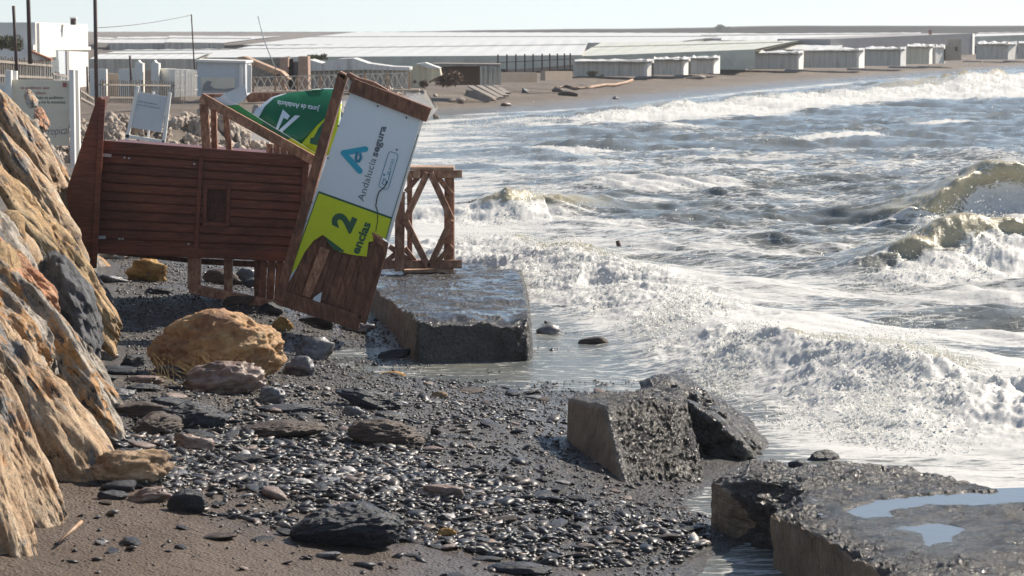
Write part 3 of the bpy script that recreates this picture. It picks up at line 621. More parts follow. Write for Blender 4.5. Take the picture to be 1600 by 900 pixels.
# loose stones on the beach: centre px, bottom px, width px, height px, material, flatness, label
ST = [
    (343, 592, 213, 112, 'boulder_gold', 'big rounded golden boulder lying before the hut', 6),
    (488, 562, 62, 34, 'stone_grey', 'grey lumpy rock right behind the golden boulder', 4),
    (466, 586, 50, 32, 'stone_grey', 'small grey rounded rock touching the right end of the golden boulder', 4),
    (343, 612, 112, 48, 'stone_pink', 'pinkish wet rock at the foot of the golden boulder', 5),
    (228, 440, 68, 38, 'rock_ochre', 'ochre angular rock beneath the hut wall', 4),
    (170, 440, 50, 14, 'stone_grey', 'flat grey rock beneath the left end of the hut wall', 3),
    (386, 444, 30, 30, 'stone_grey', 'pale wet rock seen between two posts under the hut', 3),
    (345, 442, 50, 22, 'slate_brown', 'brown rock seen left of the middle post under the hut', 3),
    (404, 450, 40, 24, 'slate', 'dark rock seen between the posts beside the vertical boards', 3),
    (443, 518, 28, 20, 'rock_ochre', 'small ochre wedge stone in the shadow under the sign', 3),
    (318, 468, 44, 20, 'slate', 'dark stone wedged under the left end of the lower beam', 4),
    (372, 480, 52, 18, 'slate_brown', 'brown stone propping the middle of the lower beam', 4),
    (420, 494, 40, 20, 'slate', 'black stone propping the right end of the lower beam', 4),
    (498, 512, 56, 20, 'slate', 'black stone under the lower edge of the broken sign', 4),
    (560, 522, 46, 18, 'stone_grey', 'wet grey stone under the lowest corner of the broken sign', 4),
    (250, 462, 40, 14, 'slate', 'dark flat stone in the shade left of the lower beam', 4),
    (238, 677, 88, 34, 'slate_brown', 'thick dark brown slate stone left of the black wedge', 5),
    (300, 668, 90, 42, 'slate', 'black wedge shaped stone among the flat slates', 5),
    (228, 650, 90, 26, 'slate_brown', 'long purple brown slate behind the thick brown one', 4),
    (296, 702, 60, 30, 'stone_pink', 'pink grey hump shaped stone below the black wedge', 4),
    (436, 686, 112, 26, 'slate_brown', 'long tan brown flat stone on the gravel', 5),
    (600, 700, 112, 40, 'slate_brown', 'dark layered block with a tan broken end', 5),
    (586, 637, 106, 30, 'slate', 'blue black layered slate on the open gravel', 5),
    (549, 650, 32, 18, 'stone_grey', 'small grey round stone left of the low dark lump', 3),
    (612, 658, 50, 16, 'slate', 'low dark lumpy stone in front of the layered slate', 3),
    (555, 862, 162, 66, 'slate', 'large flat topped dark slab lying on the near sand', 6),
    (815, 896, 90, 19, 'slate', 'black flat smooth stone at the bottom middle', 4),
    (231, 786, 66, 22, 'stone_pink', 'pale pink flat stone beside the armour rock', 4),
    (291, 798, 50, 32, 'slate', 'round dark wet stone at the edge of the sand', 4),
    (186, 772, 52, 17, 'slate', 'dark flat stone behind another near the pale pink stone', 3),
    (176, 782, 42, 15, 'slate', 'dark flat stone left of the pale pink stone', 3),
    (184, 760, 124, 52, 'rock_tan', 'pale angular rock lying at the foot of the armour bank', 5),
    (166, 560, 34, 16, 'stone_grey', 'light grey square block above the flat slates', 3),
    (420, 628, 40, 24, 'stone_grey', 'light grey rounded stone right of the pinkish rock', 4),
    (455, 644, 100, 14, 'slate', 'long thin dark slate lying right of the pinkish rock', 4),
    (372, 606, 60, 26, 'stone_pink', 'second pink wet stone right of the pinkish rock', 4),
    (688, 618, 24, 10, 'rock_tan', 'small tan stone alone on the open gravel', 3),
    (612, 586, 34, 10, 'rock_ochre', 'small orange flat stone near the water channel', 3),
    (612, 562, 60, 14, 'slate', 'black flat slate beside the near corner of the concrete slab', 4),
    (878, 492, 34, 17, 'slate', 'dark rock standing in the foam edge of the breaker', 3),
    (932, 540, 46, 17, 'slate_brown', 'brown black rock washed by the run-up', 3),
    (1018, 546, 46, 13, 'slate', 'low dark rock in the run-up right of the brown one', 3),
    (858, 524, 46, 18, 'stone_grey', 'grey rock beside the far corner of the concrete slab', 3),
    (1212, 690, 60, 18, 'slate', 'dark flat rock in the water behind the broken block', 4),
    (1055, 612, 70, 20, 'slate', 'low wet rock behind the broken concrete block', 4),
    (1250, 742, 34, 22, 'slate', 'dark knobbly rock at the back edge of the puddled slab', 4),
    (1292, 736, 50, 30, 'slate', 'biggest of the dark knobbly rocks behind the puddled slab', 4),
    (1222, 745, 26, 20, 'slate', 'leftmost of the knobbly rocks behind the puddled slab', 4),
    (690, 776, 60, 20, 'stone_pink', 'pinkish flat stone on the dark pebble bank', 4),
    (695, 838, 30, 12, 'rock_ochre', 'little orange stone among the dark pebbles', 3),
    (225, 600, 60, 14, 'stone_pink', 'flat pinkish slate above the purple one', 4),
    (185, 585, 60, 14, 'slate', 'blue grey flat slate near the bank, highest of the pile', 4),
    (215, 612, 66, 14, 'slate', 'dark shiny slate in the middle of the flat pile', 4),
    (180, 625, 56, 14, 'stone_grey', 'grey slate against the foot of the armour rock', 4),
    (262, 590, 40, 20, 'slate_brown', 'brown stone at the left foot of the golden boulder', 4),
    (206, 570, 40, 20, 'slate', 'tilted dark stone beside the light square block', 4),
    (160, 600, 40, 12, 'slate', 'leftmost thin slate of the flat pile', 4),
    (262, 632, 60, 14, 'slate', 'wide thin slate just behind the black wedge', 4),
]
for i, (cx, by, wd, ht, mt, lab, sub) in enumerate(ST):
    x, y, z = G(cx, by); d = y; W = wd / F * d; H = ht / F * d
    dep = W * .6 if ht / wd > .4 else W * .5
    Hh = max(H - .25 * dep * (3.2 / d), H * .55)
    x, y = x, y + dep * .45; z = GZ(x, y)
    o = placerock('boulder' if wd > 200 else 'beach_stone', lab, 'boulder' if wd > 200 else 'stone', (x, y, z + Hh * .34), (W * 1.1, dep * 1.1, Hh * 1.3), (R(random.uniform(-6, 6)), R(random.uniform(-8, 8)), R(random.uniform(-18, 18))), 900 + i * 13, mt,
                  None, sub=max(3, sub), planes=18 if wd > 200 else 11, rough=.10 if wd > 200 else .16, strata=(1.5 if wd > 150 else 5) if 'slat' in mt else 2, rnd=.5 if wd > 200 else .0, cav=.2 if wd > 60 else .1, ridge=.06 if wd > 200 else .16 if mt[:3] in ('sto', 'roc', 'bou') else .05)

# ------------------------------------------------------------------ pebbles
def inpoly(px, py, poly):
    c = np.zeros(px.shape, bool)
    for i in range(len(poly)):
        a = poly[i]; b = poly[(i + 1) % len(poly)]
        c ^= ((a[1] > py) != (b[1] > py)) & (px < (b[0] - a[0]) * (py - a[1]) / (b[1] - a[1] + 1e-12) + a[0])
    return c
bank = [G(*p)[:2] for p in [(170, 690), (300, 640), (560, 690), (700, 735), (960, 770), (1110, 800), (1110, 880), (900, 890), (640, 850), (440, 830), (300, 800), (170, 745)]]
rp = np.random.default_rng(21)
def free(x, y):
    return (sdpoly(x, y) < .05) & (shore(y) - x > .02 - flatw(y)) & (zg(x, y) > .09)
def samp(n, y0, y1, x0, x1):
    y = rp.uniform(y0, y1, n); x = rp.uniform(x0, x1, n); return x, y
x, y = samp(120000, 14.2, 22.5, -3.6, 1.6)
dens = inpoly(x, y, bank) * .85 + .015 + .10 * (y > 18.8 - (x + 2.7) * .3); dens = dens * (.1 + 1.6 * n2(x * 1.1, y * 1.6, 8) ** 1.5) * (1 - .8 * sstep(-.6, .6, x) * sstep(17.2, 18.2, y))
k = (rp.uniform(0, 1, len(x)) < dens * .42) & free(x, y); x, y = x[k], y[k]
a = rp.gamma(1.6, .014, len(x)) + .009; a = np.minimum(a, .09)
z = zg(x, y) + a * .1
dm = np.stack([a, a * rp.uniform(.35, .8, len(a)), np.minimum(a * rp.uniform(.14, .28, len(a)), .016)], -1)
o = scatter('pebbles', np.stack([x, y, z + .004], -1), dm, ico(1), M['pebble'], rp, .26, .22)
setp(o, 'dark wet flat pebbles heaped across the beach', 'pebbles', kind='stuff')
x, y = samp(115000, 14.2, 42, -7.5, 2.3)
dens = .9 * (y > 17.2 - (x + 2.7) * .5) + .10; k = (rp.uniform(0, 1, len(x)) < dens * .75) & free(x, y); x, y = x[k], y[k]
a = rp.gamma(2.2, .004, len(x)) + .005; z = zg(x, y) + a * .2
o = scatter('gravel', np.stack([x, y, z], -1), np.stack([a, a * .7, a * .45], -1), OCT, M['pebble'], rp, .4, .2)
setp(o, 'fine dark gravel covering the wet beach', 'gravel', kind='stuff')
PM = [rockmesh('pebble', (1, .55 + .04 * (i % 4), .2 + .02 * (i % 3)), 3000 + i, M[['slate', 'slate', 'slate', 'slate_brown', 'slate', 'stone_grey', 'stone_pink', 'slate'][i]], sub=3, planes=12, rough=.08, rnd=.2) for i in range(8)]
n = 0
while n < 300:
    x = rp.uniform(-3.2, 1.3); y = rp.uniform(14.6, 26)
    inb = bool(inpoly(np.array([x]), np.array([y]), bank)[0])
    if not inb and rp.uniform() > .28: continue
    if not bool(free(np.array([x]), np.array([y]))[0]): continue
    sc = min(.3, .09 + rp.exponential(.055))
    o = D.objects.new('pebble', PM[int(rp.integers(0, 8))]); COL.objects.link(o); o.location = (x, y, GZ(x, y) + sc * .06)
    o.scale = (sc, sc, sc * rp.uniform(.8, 1.3)); o.rotation_euler = (rp.normal(0, .15), rp.normal(0, .15), rp.uniform(0, 6.28))
    setp(o, 'larger flat pebble lying loose on the wet gravel', 'pebble', 'larger loose pebbles on the gravel'); n += 1

# ------------------------------------------------------------------ concrete
def hexa(name, cor, n, fn, mats, parent=None, rr_=.1):
    """cor: 8 corners bottom 0-3, top 4-7 (same order, counter-clockwise from above). fn(P,face)->offset. mats per face"""
    faces = {'bottom': (0, 3, 2, 1), 'top': (4, 5, 6, 7), 's0': (0, 1, 5, 4), 's1': (1, 2, 6, 5), 's2': (2, 3, 7, 6), 's3': (3, 0, 4, 7)}
    bm = bmesh.new(); V = []; Fs = []; mi = []; me = D.meshes.new(name); base = 0; names = []
    for key, q in faces.items():
        UVW = [(0, 0, 0), (1, 0, 0), (1, 1, 0), (0, 1, 0), (0, 0, 1), (1, 0, 1), (1, 1, 1), (0, 1, 1)]
        c = [np.array(UVW[i], float) * 2 - 1 for i in q]; nn = n
        u, v = np.meshgrid(np.linspace(0, 1, nn), np.linspace(0, 1, nn)); u = u[..., None]; v = v[..., None]
        p = (c[0] * (1 - u) + c[1] * u) * (1 - v) + (c[3] * (1 - u) + c[2] * u) * v
        inn = np.clip(p, -1 + rr_, 1 - rr_); dq = p - inn; p = inn + rr_ * dq / np.linalg.norm(dq, axis=-1, keepdims=True)
        U_, V_, W_ = [(p[..., k:k + 1] + 1) / 2 for k in range(3)]; K = [np.array(z_, float) for z_ in cor]
        p = ((K[0] * (1 - U_) + K[1] * U_) * (1 - V_) + (K[3] * (1 - U_) + K[2] * U_) * V_) * (1 - W_) + ((K[4] * (1 - U_) + K[5] * U_) * (1 - V_) + (K[7] * (1 - U_) + K[6] * U_) * V_) * W_
        V.append(p.reshape(-1, 3)); f = gridfaces(nn, nn) + base; Fs.append(f); mi += [mats.get(key, mats['x'])] * len(f); base += nn * nn
        names += [key] * (nn * nn)
    V = np.concatenate(V); Fs = np.concatenate(Fs); ctr = V.mean(0)
    V = fn(V, np.array(names)); me = mkmesh(name, V, Fs, None, True)
    ml = sorted(set(mats.values())); 
    for x in ml: me.materials.append(M[x])
    me.polygons.foreach_set('material_index', np.array([ml.index(x) for x in mi], np.int32))
    bm.from_mesh(me); bmesh.ops.remove_doubles(bm, verts=bm.verts, dist=.0005); bmesh.ops.recalc_face_normals(bm, faces=bm.faces); bm.to_mesh(me); bm.free()
    return put(name, me, parent)
def dispfn(amp, freq, seed, topamp=None, edge=0, dirw=(1, 1, 1), sides=()):
    def fn(V, nm):
        q = V * freq; c = V.mean(0)
        d = np.stack([fbm3(q[:, 0] + k * 31, q[:, 1], q[:, 2], 5, seed + k, .6) for k in range(3)], -1)
        r = np.abs(fbm3(q[:, 0] * 2.5, q[:, 1] * 2.5, q[:, 2] * 2.5, 4, seed + 9, .7))
        return V + d * amp * np.array(dirw) + (V - c) * (0.05 - r[:, None] * .25) * edge
    return fn
# block in the middle
cb = [(.39, 20.3, -.15), (.90, 18.2, -.15), (1.50, 18.8, -.15), (1.6, 21.6, -.1), (.435, 20.5, .59), (.715, 19.6, .66), (1.37, 20.0, .64), (1.38, 21.3, .52)]
def fnA(V, nm):
    c = V.mean(0); f = fbm3(V[:, 0] * 6, V[:, 1] * 6, V[:, 2] * 6, 6, 70, .72); g = np.abs(fbm3(V[:, 0] * 13, V[:, 1] * 13, V[:, 2] * 13, 4, 76, .7))
    p0, p1, p3 = np.array(cb[0]), np.array(cb[1]), np.array(cb[5]); pn = np.cross(p1 - p0, p3 - p0); pn = pn / np.linalg.norm(pn); pn = pn * np.sign(pn[0])
    left = sstep(.03, .10, (V - p0) @ pn)   # smooth cast face on the left stays flat
    W = V.copy(); W[:, 1] += left * (f * .12 + g * .12); W[:, 2] += left * f * .07 * (V[:, 2] > 0) + .02 * f; W[:, 0] += left * f * .05 + .01 * f
    W[:, 2] -= .05 * sstep(.4, 1., np.abs(f)) ; return W
ea = empty('concrete_block', (1.0, 20.6, 0), 'upright broken concrete block with a glittering rough front, alone on the gravel', 'concrete block')
hexa('block_body', cb, 150, fnA, {'x': 'conc_wet', 's3': 'conc_wet', 's0': 'conc_side', 'top': 'conc_wet'}, ea, .16)
def hexfaces_note(): pass
# rubble chunk attached behind it
me = rockmesh('rubble_chunk', (1.15, 1.9, .95), 777, M['conc_wet'], sub=6, planes=14, rough=.2, rnd=.15, cav=.35)
o = D.objects.new('rubble_chunk', me); COL.objects.link(o); o.location = (1.55, 21.3, .12); o.rotation_euler = (0, R(16), R(8))
setp(o, 'dark rubbly lump of wet concrete leaning behind the upright block', 'concrete lump')
# long slab the lattice frame stands on
cs = [(-1.60, 28.4, -.3), (-1.02, 26.35, -.3), (.24, 26.5, -.3), (.55, 33.0, -.3), (-1.60, 28.4, .53), (-1.0, 26.55, .54), (.22, 26.7, .53), (.5, 33.5, .42)]
cs.insert(0, 0); cs = cs[1:]
c8 = [(-1.02, 26.25, -.3), (.24, 26.4, -.3), (.4, 36.5, -.3), (-2.5, 36.5, -.3), (-1.0, 26.4, .56), (.19, 26.6, .53), (.1, 36.5, .24), (-2.5, 36.5, .28)]
def fnS(V, nm):
    f = fbm3(V[:, 0] * 4, V[:, 1] * 4, V[:, 2] * 4, 6, 170, .65); g = np.abs(fbm3(V[:, 0] * 2.2, V[:, 1] * 2.2, V[:, 2] * 2.2, 4, 176, .6))
    W = V.copy(); right = sstep(-.35, .2, V[:, 0]) * sstep(28, 26.8, V[:, 1])
    W[:, 2] += .06 * f - g * .10 * right * (V[:, 2] > .3) + .10 * right * fbm3(V[:, 0] * 5, V[:, 1] * 5, V[:, 2] * 0, 3, 188) * (V[:, 2] > .2)
    tp = sstep(.15, .35, V[:, 2]); W[:, 2] += tp * .05 * fbm2(V[:, 0] * 1.3, V[:, 1] * .9, 3, 190) - tp * .05 * sstep(27.0, 26.4, V[:, 1] + .3 * f)
    W[:, 1] += f * .03 + .12 * right * f; W[:, 0] += f * .02; return W
o = hexa('concrete_slab', c8, 150, fnS, {'x': 'conc_wet', 's0': 'conc_wet', 's3': 'conc_side', 'top': 'conc_top'}, None, .07)
setp(o, 'long low concrete slab with the lattice frame standing on it', 'concrete slab')
# right foreground slab with puddles
c8 = [(2.66, 12.3, -.3), (5.2, 13.2, -.3), (2.75, 17.75, -.3), (1.34, 17.45, -.3), (2.62, 12.3, .50), (5.2, 13.2, .50), (2.7, 17.6, .49), (1.36, 17.4, .50)]
POOL = [[WZ(*p, .485) for p in [(1305, 800), (1370, 779), (1480, 769), (1640, 764), (1640, 782), (1540, 793), (1450, 791), (1410, 799), (1430, 809), (1350, 815)]],
        [WZ(*p, .485) for p in [(1385, 825), (1470, 817), (1515, 825), (1490, 846), (1450, 853), (1435, 834)]]]
def fnC(V, nm):
    x, y, z = V.T; f = fbm3(x * 3.5, y * 3.5, z * 3.5, 6, 270, .68); W = V.copy(); top = sstep(.1, .45, z)
    nx = .94; ny = .26
    W[:, 2] += top * (.06 * f + .07 * fbm2(x * 1.4, y * 1.4, 3, 281))
    for pl in POOL:
        ins = inpoly(x, y, pl); dd = np.full(x.shape, 9.)
        for i in range(len(pl)):
            a = np.array(pl[i]); b = np.array(pl[(i + 1) % len(pl)]); e = b - a; t_ = np.clip(((x - a[0]) * e[0] + (y - a[1]) * e[1]) / (e @ e), 0, 1)
            dd = np.minimum(dd, np.hypot(x - a[0] - t_ * e[0], y - a[1] - t_ * e[1]))
        sd_ = np.where(ins, -dd, dd) + .07 * fbm2(x * 5, y * 3, 4, 297, .6) + .02; W[:, 2] = np.where(top > .9, np.where(sd_ < .0, .48 + np.maximum(sd_, -.1) * .5, .488 + np.minimum(sd_, .3) * .02 + (W[:, 2] - .488) * sstep(0, .8, sd_) + .018 * sstep(.02, .2, sd_) * np.abs(fbm2(x * 9, y * 9, 4, 299, .7))), W[:, 2])
    # broken notch near the far left corner and a ragged upper edge
    dn = np.exp(-(((x - 1.55) / .35) ** 2 + ((y - 16.7) / .42) ** 4)); W[:, 0] += dn * (.16 + .16 * f); W[:, 1] += dn * .05 * f; W[:, 2] -= top * dn * .07
    ex = (x - 1.36) - (17.4 - y) * .247; edge = np.exp(-(ex / .16) ** 2) * top
    W[:, 2] -= edge * (.04 + .16 * np.maximum(0, f + .2)); W[:, 0] += edge * .05 * f
    back = sstep(17.0, 17.7, y); W[:, 2] += back * top * .06 * f; W[:, 1] += back * .12 * f
    return W
ec = empty('puddled_slab', (2.6, 15, 0), 'near concrete slab with shallow puddles on its pitted top', 'concrete slab')
so_ = hexa('slab_body', c8, 250, fnC, {'x': 'conc_wet', 's3': 'conc_side', 's0': 'conc_side', 'top': 'conc_wet'}, ec, .05)
mw = [k for k, mm in enumerate(so_.data.materials) if mm == M['conc_wet']][0]
for pf in so_.data.polygons:
    c_ = pf.center; wy = c_.y + ec.location.y; lim = 16.30 + .16 * math.sin(c_.z * 23) + .5 * max(0, -(c_.z - .2)); 
    if lim < wy < 17.05 + .1 * math.sin(c_.z * 17 + 1) and c_.z > -.05: pf.material_index = mw
for pl in POOL:
    pc = np.mean(pl, 0); bm = MB(); bm.add([(pc[0] + (p[0] - pc[0]) * 1.06 + .08 * np.sign(p[0] - pc[0]), pc[1] + (p[1] - pc[1]) * 1.1 + .05 * np.sign(p[1] - pc[1]), .485) for p in pl], [tuple(range(len(pl)))])
    o = bm.build('puddle', M['puddle'], None); o['kind'] = 'structure'

# ------------------------------------------------------------------ the toppled lifeguard tower
def lerp(a, b, t): return (a[0] + (b[0] - a[0]) * t, a[1] + (b[1] - a[1]) * t)
T = empty('lifeguard_tower', (-2.6, 28.2, .45), 'toppled red brown wooden lifeguard tower with broken sign panels, lying on the beach', 'lifeguard tower')
def tb(name, fn, mat, parent=T, bevel=.004):
    m = MB(); fn(m); return m.build(name, M[mat] if isinstance(mat, str) else mat, parent, bevel)
HD = 28.6   # distance of the hut wall
TL, TR_, BL, BR_ = (158, 226), (480, 250), (150, 388), (474, 400)
wall = MB(); npl = 11
for i in range(npl):      # planks of the left half and the right half
    a, b = i / npl, (i + 1) / npl - .012
    for (u0, u1) in ((0.0, .475), (.48, 1.0)):
        q = [lerp(lerp(TL, TR_, u0), lerp(BL, BR_, u0), a), lerp(lerp(TL, TR_, u1), lerp(BL, BR_, u1), a), lerp(lerp(TL, TR_, u1), lerp(BL, BR_, u1), b), lerp(lerp(TL, TR_, u0), lerp(BL, BR_, u0), b)]
        if u0 > .4 and 4 <= i <= 7:   # the vent opening
            x0, x1 = (323, 352)
            def at(u, k): return lerp(lerp(TL, TR_, u), lerp(BL, BR_, u), k)
            ua, ub = (x0 - 154) / 322, (x1 - 154) / 322
            for (s0, s1) in ((u0, ua), (ub, u1)): wall.prism([at(s0, a), at(s1, a), at(s1, b), at(s0, b)], HD + .004 * (i % 3), .035)
        else: wall.prism(q, HD + .004 * ((i * 7) % 3), .035)
wall.build('plank_wall', M['wood_red'], T, .005)
def trims(m):
    m.board((155, 226), (484, 251), 14, HD - .03, .05); m.board((150, 388), (478, 402), 16, HD - .03, .05)
    m.board((314, 245), (306, 388), 7, HD - .022, .03); m.board((478, 250), (470, 396), 10, HD - .035, .05)
    m.board((156, 232), (150, 386), 8, HD - .02, .03)
tb('wall_trim', trims, 'wood_red')
def back(m):   # other three sides of the hut box
    f = lambda p, d: P(p[0], p[1], d)
    a, b, c, d_ = [P(*p, HD + .04) for p in (TL, TR_, BR_, BL)]
    dy = 1.45
    for p, q in ((a, b), (b, c), (c, d_), (d_, a)):
        n = 8
        for k in range(n):
            y0 = k / n * dy; y1 = (k + 1) / n * dy - .008; V = [(p[0], p[1] + y0, p[2]), (q[0], q[1] + y0, q[2]), (q[0], q[1] + y1, q[2]), (p[0], p[1] + y1, p[2])]
            cx = np.mean([v[0] for v in (a, b, c, d_)]); cz = np.mean([v[2] for v in (a, b, c, d_)])
            W = [(v[0] + (cx - v[0]) * .02, v[1], v[2] + (cz - v[2]) * .03) for v in V]
            m.add(V + W, [(0, 1, 2, 3), (7, 6, 5, 4), (0, 4, 5, 1), (1, 5, 6, 2), (2, 6, 7, 3), (3, 7, 4, 0)])
tb('hut_sides', back, 'wood_red', bevel=0)
win = tb('vent_window', lambda m: [m.board((318, 292), (358, 293), 7, HD - .02, .05), m.board((316, 350), (356, 351), 7, HD - .02, .05), m.board((321, 290), (319, 353), 6, HD - .024, .05), m.board((357, 291), (355, 353), 6, HD - .024, .05)], 'wood_red')
def mesh_(m):
    for i in range(-6, 9):
        for sgn in (1, -1):
            x0 = 322 + i * 5; pts = []
            for k in range(14):
                y = 294 + k * 4.2; x = x0 + sgn * k * 2.6
                if 322 <= x <= 354: pts.append(P(x, y, HD + .03 + .004 * sgn))
            if len(pts) > 1: m.tube(pts, .0035, 4)
tb('vent_mesh', mesh_, 'iron', win, 0)
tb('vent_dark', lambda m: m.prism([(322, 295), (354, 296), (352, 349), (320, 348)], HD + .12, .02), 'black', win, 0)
for (a, b) in (((158, 242), (174, 243)), ((150, 371), (165, 371))):
    tb('hinge', lambda m: m.board(a, b, 5, HD - .035, .006), 'steel', T, .001)
tb('screw_heads', lambda m: [m.prism([(x, y), (x + 3, y), (x + 3, y + 2.4), (x, y + 2.4)], HD - .028, .01) for x, y in ((193, 245), (200, 246), (302, 255), (185, 372), (190, 372), (293, 380))], 'steel', T, 0)
# gable roof seen end on, pointing left
def roof(m):
    m.prism([(157, 152), (163, 158), (149, 419), (141, 420), (118, 411), (103, 300), (152, 152)], HD - .25, .05)
    # the two roof slopes going back
    for (p, q) in (((155, 152), (104, 300)), ((104, 300), (119, 411))):
        a, b = P(*p, HD - .2), P(*q, HD - .2); n = 3
        for k in range(n):
            y0 = k * .19; y1 = y0 + .183
            o_ = .03
            V = [(a[0], a[1] + y0, a[2]), (b[0], b[1] + y0, b[2]), (b[0], b[1] + y1, b[2]), (a[0], a[1] + y1, a[2])]; W = [(v[0] + o_, v[1], v[2]) for v in V]
            m.add(V + W, [(0, 1, 2, 3), (7, 6, 5, 4), (0, 4, 5, 1), (1, 5, 6, 2), (2, 6, 7, 3), (3, 7, 4, 0)])
tb('gable_roof', roof, 'wood_red', bevel=0)
tb('roof_fascia', lambda m: [m.board((160, 155), (146, 419), 9, HD - .29, .04), ], 'wood_red')
# posts and beams under the hut
for (x0, y0, x1, y1, w_, dd, mt) in ((303, 400, 303, 452, 20, .05, 'wood_frame'), (356, 404, 356, 462, 13, .1, 'wood_frame'), (404, 404, 404, 464, 14, .12, 'wood_brown'),
                                     (333, 165, 335, 240, 9, .5, 'wood_frame'), (352, 172, 358, 240, 9, .3, 'wood_frame'), (318, 162, 322, 236, 13, .12, 'wood_frame')):
    tb('post', lambda m: m.board((x0, y0), (x1, y1), w_, HD + dd, .09), mt)
tb('lower_beam', lambda m: [m.board((296, 451), (440, 480), 15, HD - .12, .10)], 'wood_frame')
tb('lower_rail', lambda m: [m.board((155, 392), (300, 408), 7, HD + .7, .08), m.board((300, 408), (450, 416), 9, HD + .9, .06)], 'wood_brown')
def vb(m):
    for k in range(5): m.board((412 + k * 13, 398), (409 + k * 12.4, 470 + k * 2), 11.6, HD + .02 + .006 * (k % 2), .03)
tb('added_wall_backing', lambda m: m.prism([TL, TR_, BR_, BL], HD + .045, .01), 'wood_red', T, 0)  # added behind the planks to block light coming through the gaps
tb('vertical_boards', vb, 'wood_brown')
tb('inner_boards', lambda m: [m.board((421 + k * 11, 225), (421 + k * 11, 250), 10, HD + .25, .03) for k in range(6)], 'wood_frame')
# raking beam with the folded sign behind
tb('raking_beam', lambda m: [m.board((313, 152), (492, 252), 15, HD - .2, .08)], 'wood_frame')
tb('top_plank', lambda m: [m.prism([(313, 147), (356, 147), (352, 151), (330, 158)], HD + .05, .3), m.prism([(383, 152), (392, 145), (445, 145), (440, 156), (405, 159), (388, 160)], HD + .6, .12)], 'wood_frame')
SG = tb('folded_sign', lambda m: m.prism([(332, 153), (352, 151), (372, 164), (495, 240), (492, 256), (470, 246), (340, 162)], HD - .08, .012), 'panel_white', T, 0)
tb('green_band', lambda m: m.prism([(352, 165), (372, 163.5), (412, 190), (407, 199)], HD - .084, .003), 'panel_midgreen', SG, 0)
tb('dark_green_band', lambda m: m.prism([(407, 199), (412, 190), (455, 216), (441, 221)], HD - .085, .003), 'panel_green', SG, 0)
tb('lime_band', lambda m: m.prism([(441, 221), (455, 216), (496, 241), (492, 256), (478, 246)], HD - .086, .003), 'panel_lime', SG, 0)
tb('torn_sheet', lambda m: m.prism([(341, 153), (352, 146), (372, 137), (383, 133), (386, 150), (380, 158), (371, 162)], HD + .02, .006), 'grey_board', T, 0)
# curved dark green panel (bulges away from the camera at its rim)
def curved(poly, off, nx=26, curv=.5):
    """fill a px polygon on a gently curved sheet: distance grows towards the rim"""
    bm = bmesh.new(); vs = [bm.verts.new((x, y, 0)) for x, y in poly]; f = bm.faces.new(vs)
    bmesh.ops.triangulate(bm, faces=[f]); 
    for _ in range(3): bmesh.ops.subdivide_edges(bm, edges=[e for e in bm.edges if e.calc_length() > 9], cuts=1)
    bmesh.ops.triangulate(bm, faces=bm.faces)
    V = []; 
    for v in bm.verts:
        x, y = v.co.x, v.co.y; d = HD + .12 + curv * max(0, (225 - y) / 85) ** 2 * .8 - off
        V.append(P(x, y, d))
    Fs = [tuple(v.index for v in f.verts) for f in bm.faces]; bm.verts.index_update(); Fs = [tuple(v.index for v in f.verts) for f in bm.faces]; bm.free()
    n = len(V); ed = {}
    for f in Fs:
        for i in range(3):
            k = (f[i], f[(i + 1) % 3]); ed[k] = 1
    m = MB(); W = [(p[0], p[1] + .004, p[2]) for p in V]
    side = [(a, b, b + n, a + n) for (a, b) in ed if (b, a) not in ed]
    m.add(V + W, Fs + [tuple(i + n for i in f[::-1]) for f in Fs] + side); return m
GP = curved([(395, 178), (400, 170), (424, 152), (440, 147), (470, 143), (500, 141), (499, 138), (535, 138), (530, 230), (500, 250), (480, 240), (404, 184)], 0).build('curved_panel', M['panel_white'], T, smooth=True)
curved([(404, 184), (414, 166), (428, 153), (448, 146), (475, 142), (505, 141), (500, 139), (533, 139), (530, 165), (508, 186), (470, 226), (456, 217)], .012).build('green_field', M['panel_green'], GP, smooth=True)
curved([(530, 165), (535, 161), (520, 240), (495, 248), (470, 226), (495, 196)], .024).build('lime_field', M['panel_lime'], GP, smooth=True)
curved([(430, 203), (442, 171), (453, 181), (449, 187), (443, 184), (434, 204)][::-1], .032, curv=.5).build('emblem_stroke', M['panel_white'], GP)
curved([(434, 205), (461, 180), (469, 181), (440, 207)][::-1], .032).build('emblem_stroke', M['panel_white'], GP)
curved([(490, 215), (486, 219), (488, 222), (496, 220), (508, 208), (512, 197), (498, 200), (506, 190), (517, 188), (515, 205), (506, 218), (495, 227), (484, 224), (485, 216)], .032).build('lettering', M['ink_green'], GP)

# lettering helper: places text so that its baseline runs from px A in direction ang (degrees, ccw) with cap height px
def text(name, body, A, ang, size, d, mat, parent, bold=0, flip=False, width=None, dfun=None, shear=0, ex=0):
    cu = D.curves.new(name, 'FONT'); cu.body = body; cu.size = 1; cu.offset = bold; cu.shear = shear; cu.resolution_u = 3
    ob = D.objects.new(name, cu); COL.objects.link(ob); dg = C.evaluated_depsgraph_get(); dg.update()
    me = D.meshes.new_from_object(ob.evaluated_get(dg)); D.objects.remove(ob); D.curves.remove(cu)
    co = np.array([v.co[:] for v in me.vertices]); Fs = [tuple(p.vertices) for p in me.polygons]; D.meshes.remove(me)
    k = size / .7; kx = k if width is None else width / (co[:, 0].max())
    ca, sa = math.cos(R(ang)), math.sin(R(ang)); m = MB(); V = []
    for x, y, _ in co:
        u = x * kx; v = y * k; px = A[0] + u * ca - v * sa; py = A[1] - (u * sa + v * ca)
        V.append(P(px, py, dfun(px, py) if dfun else d))
    m.add(V, Fs); return m.build(name, M[mat], parent)
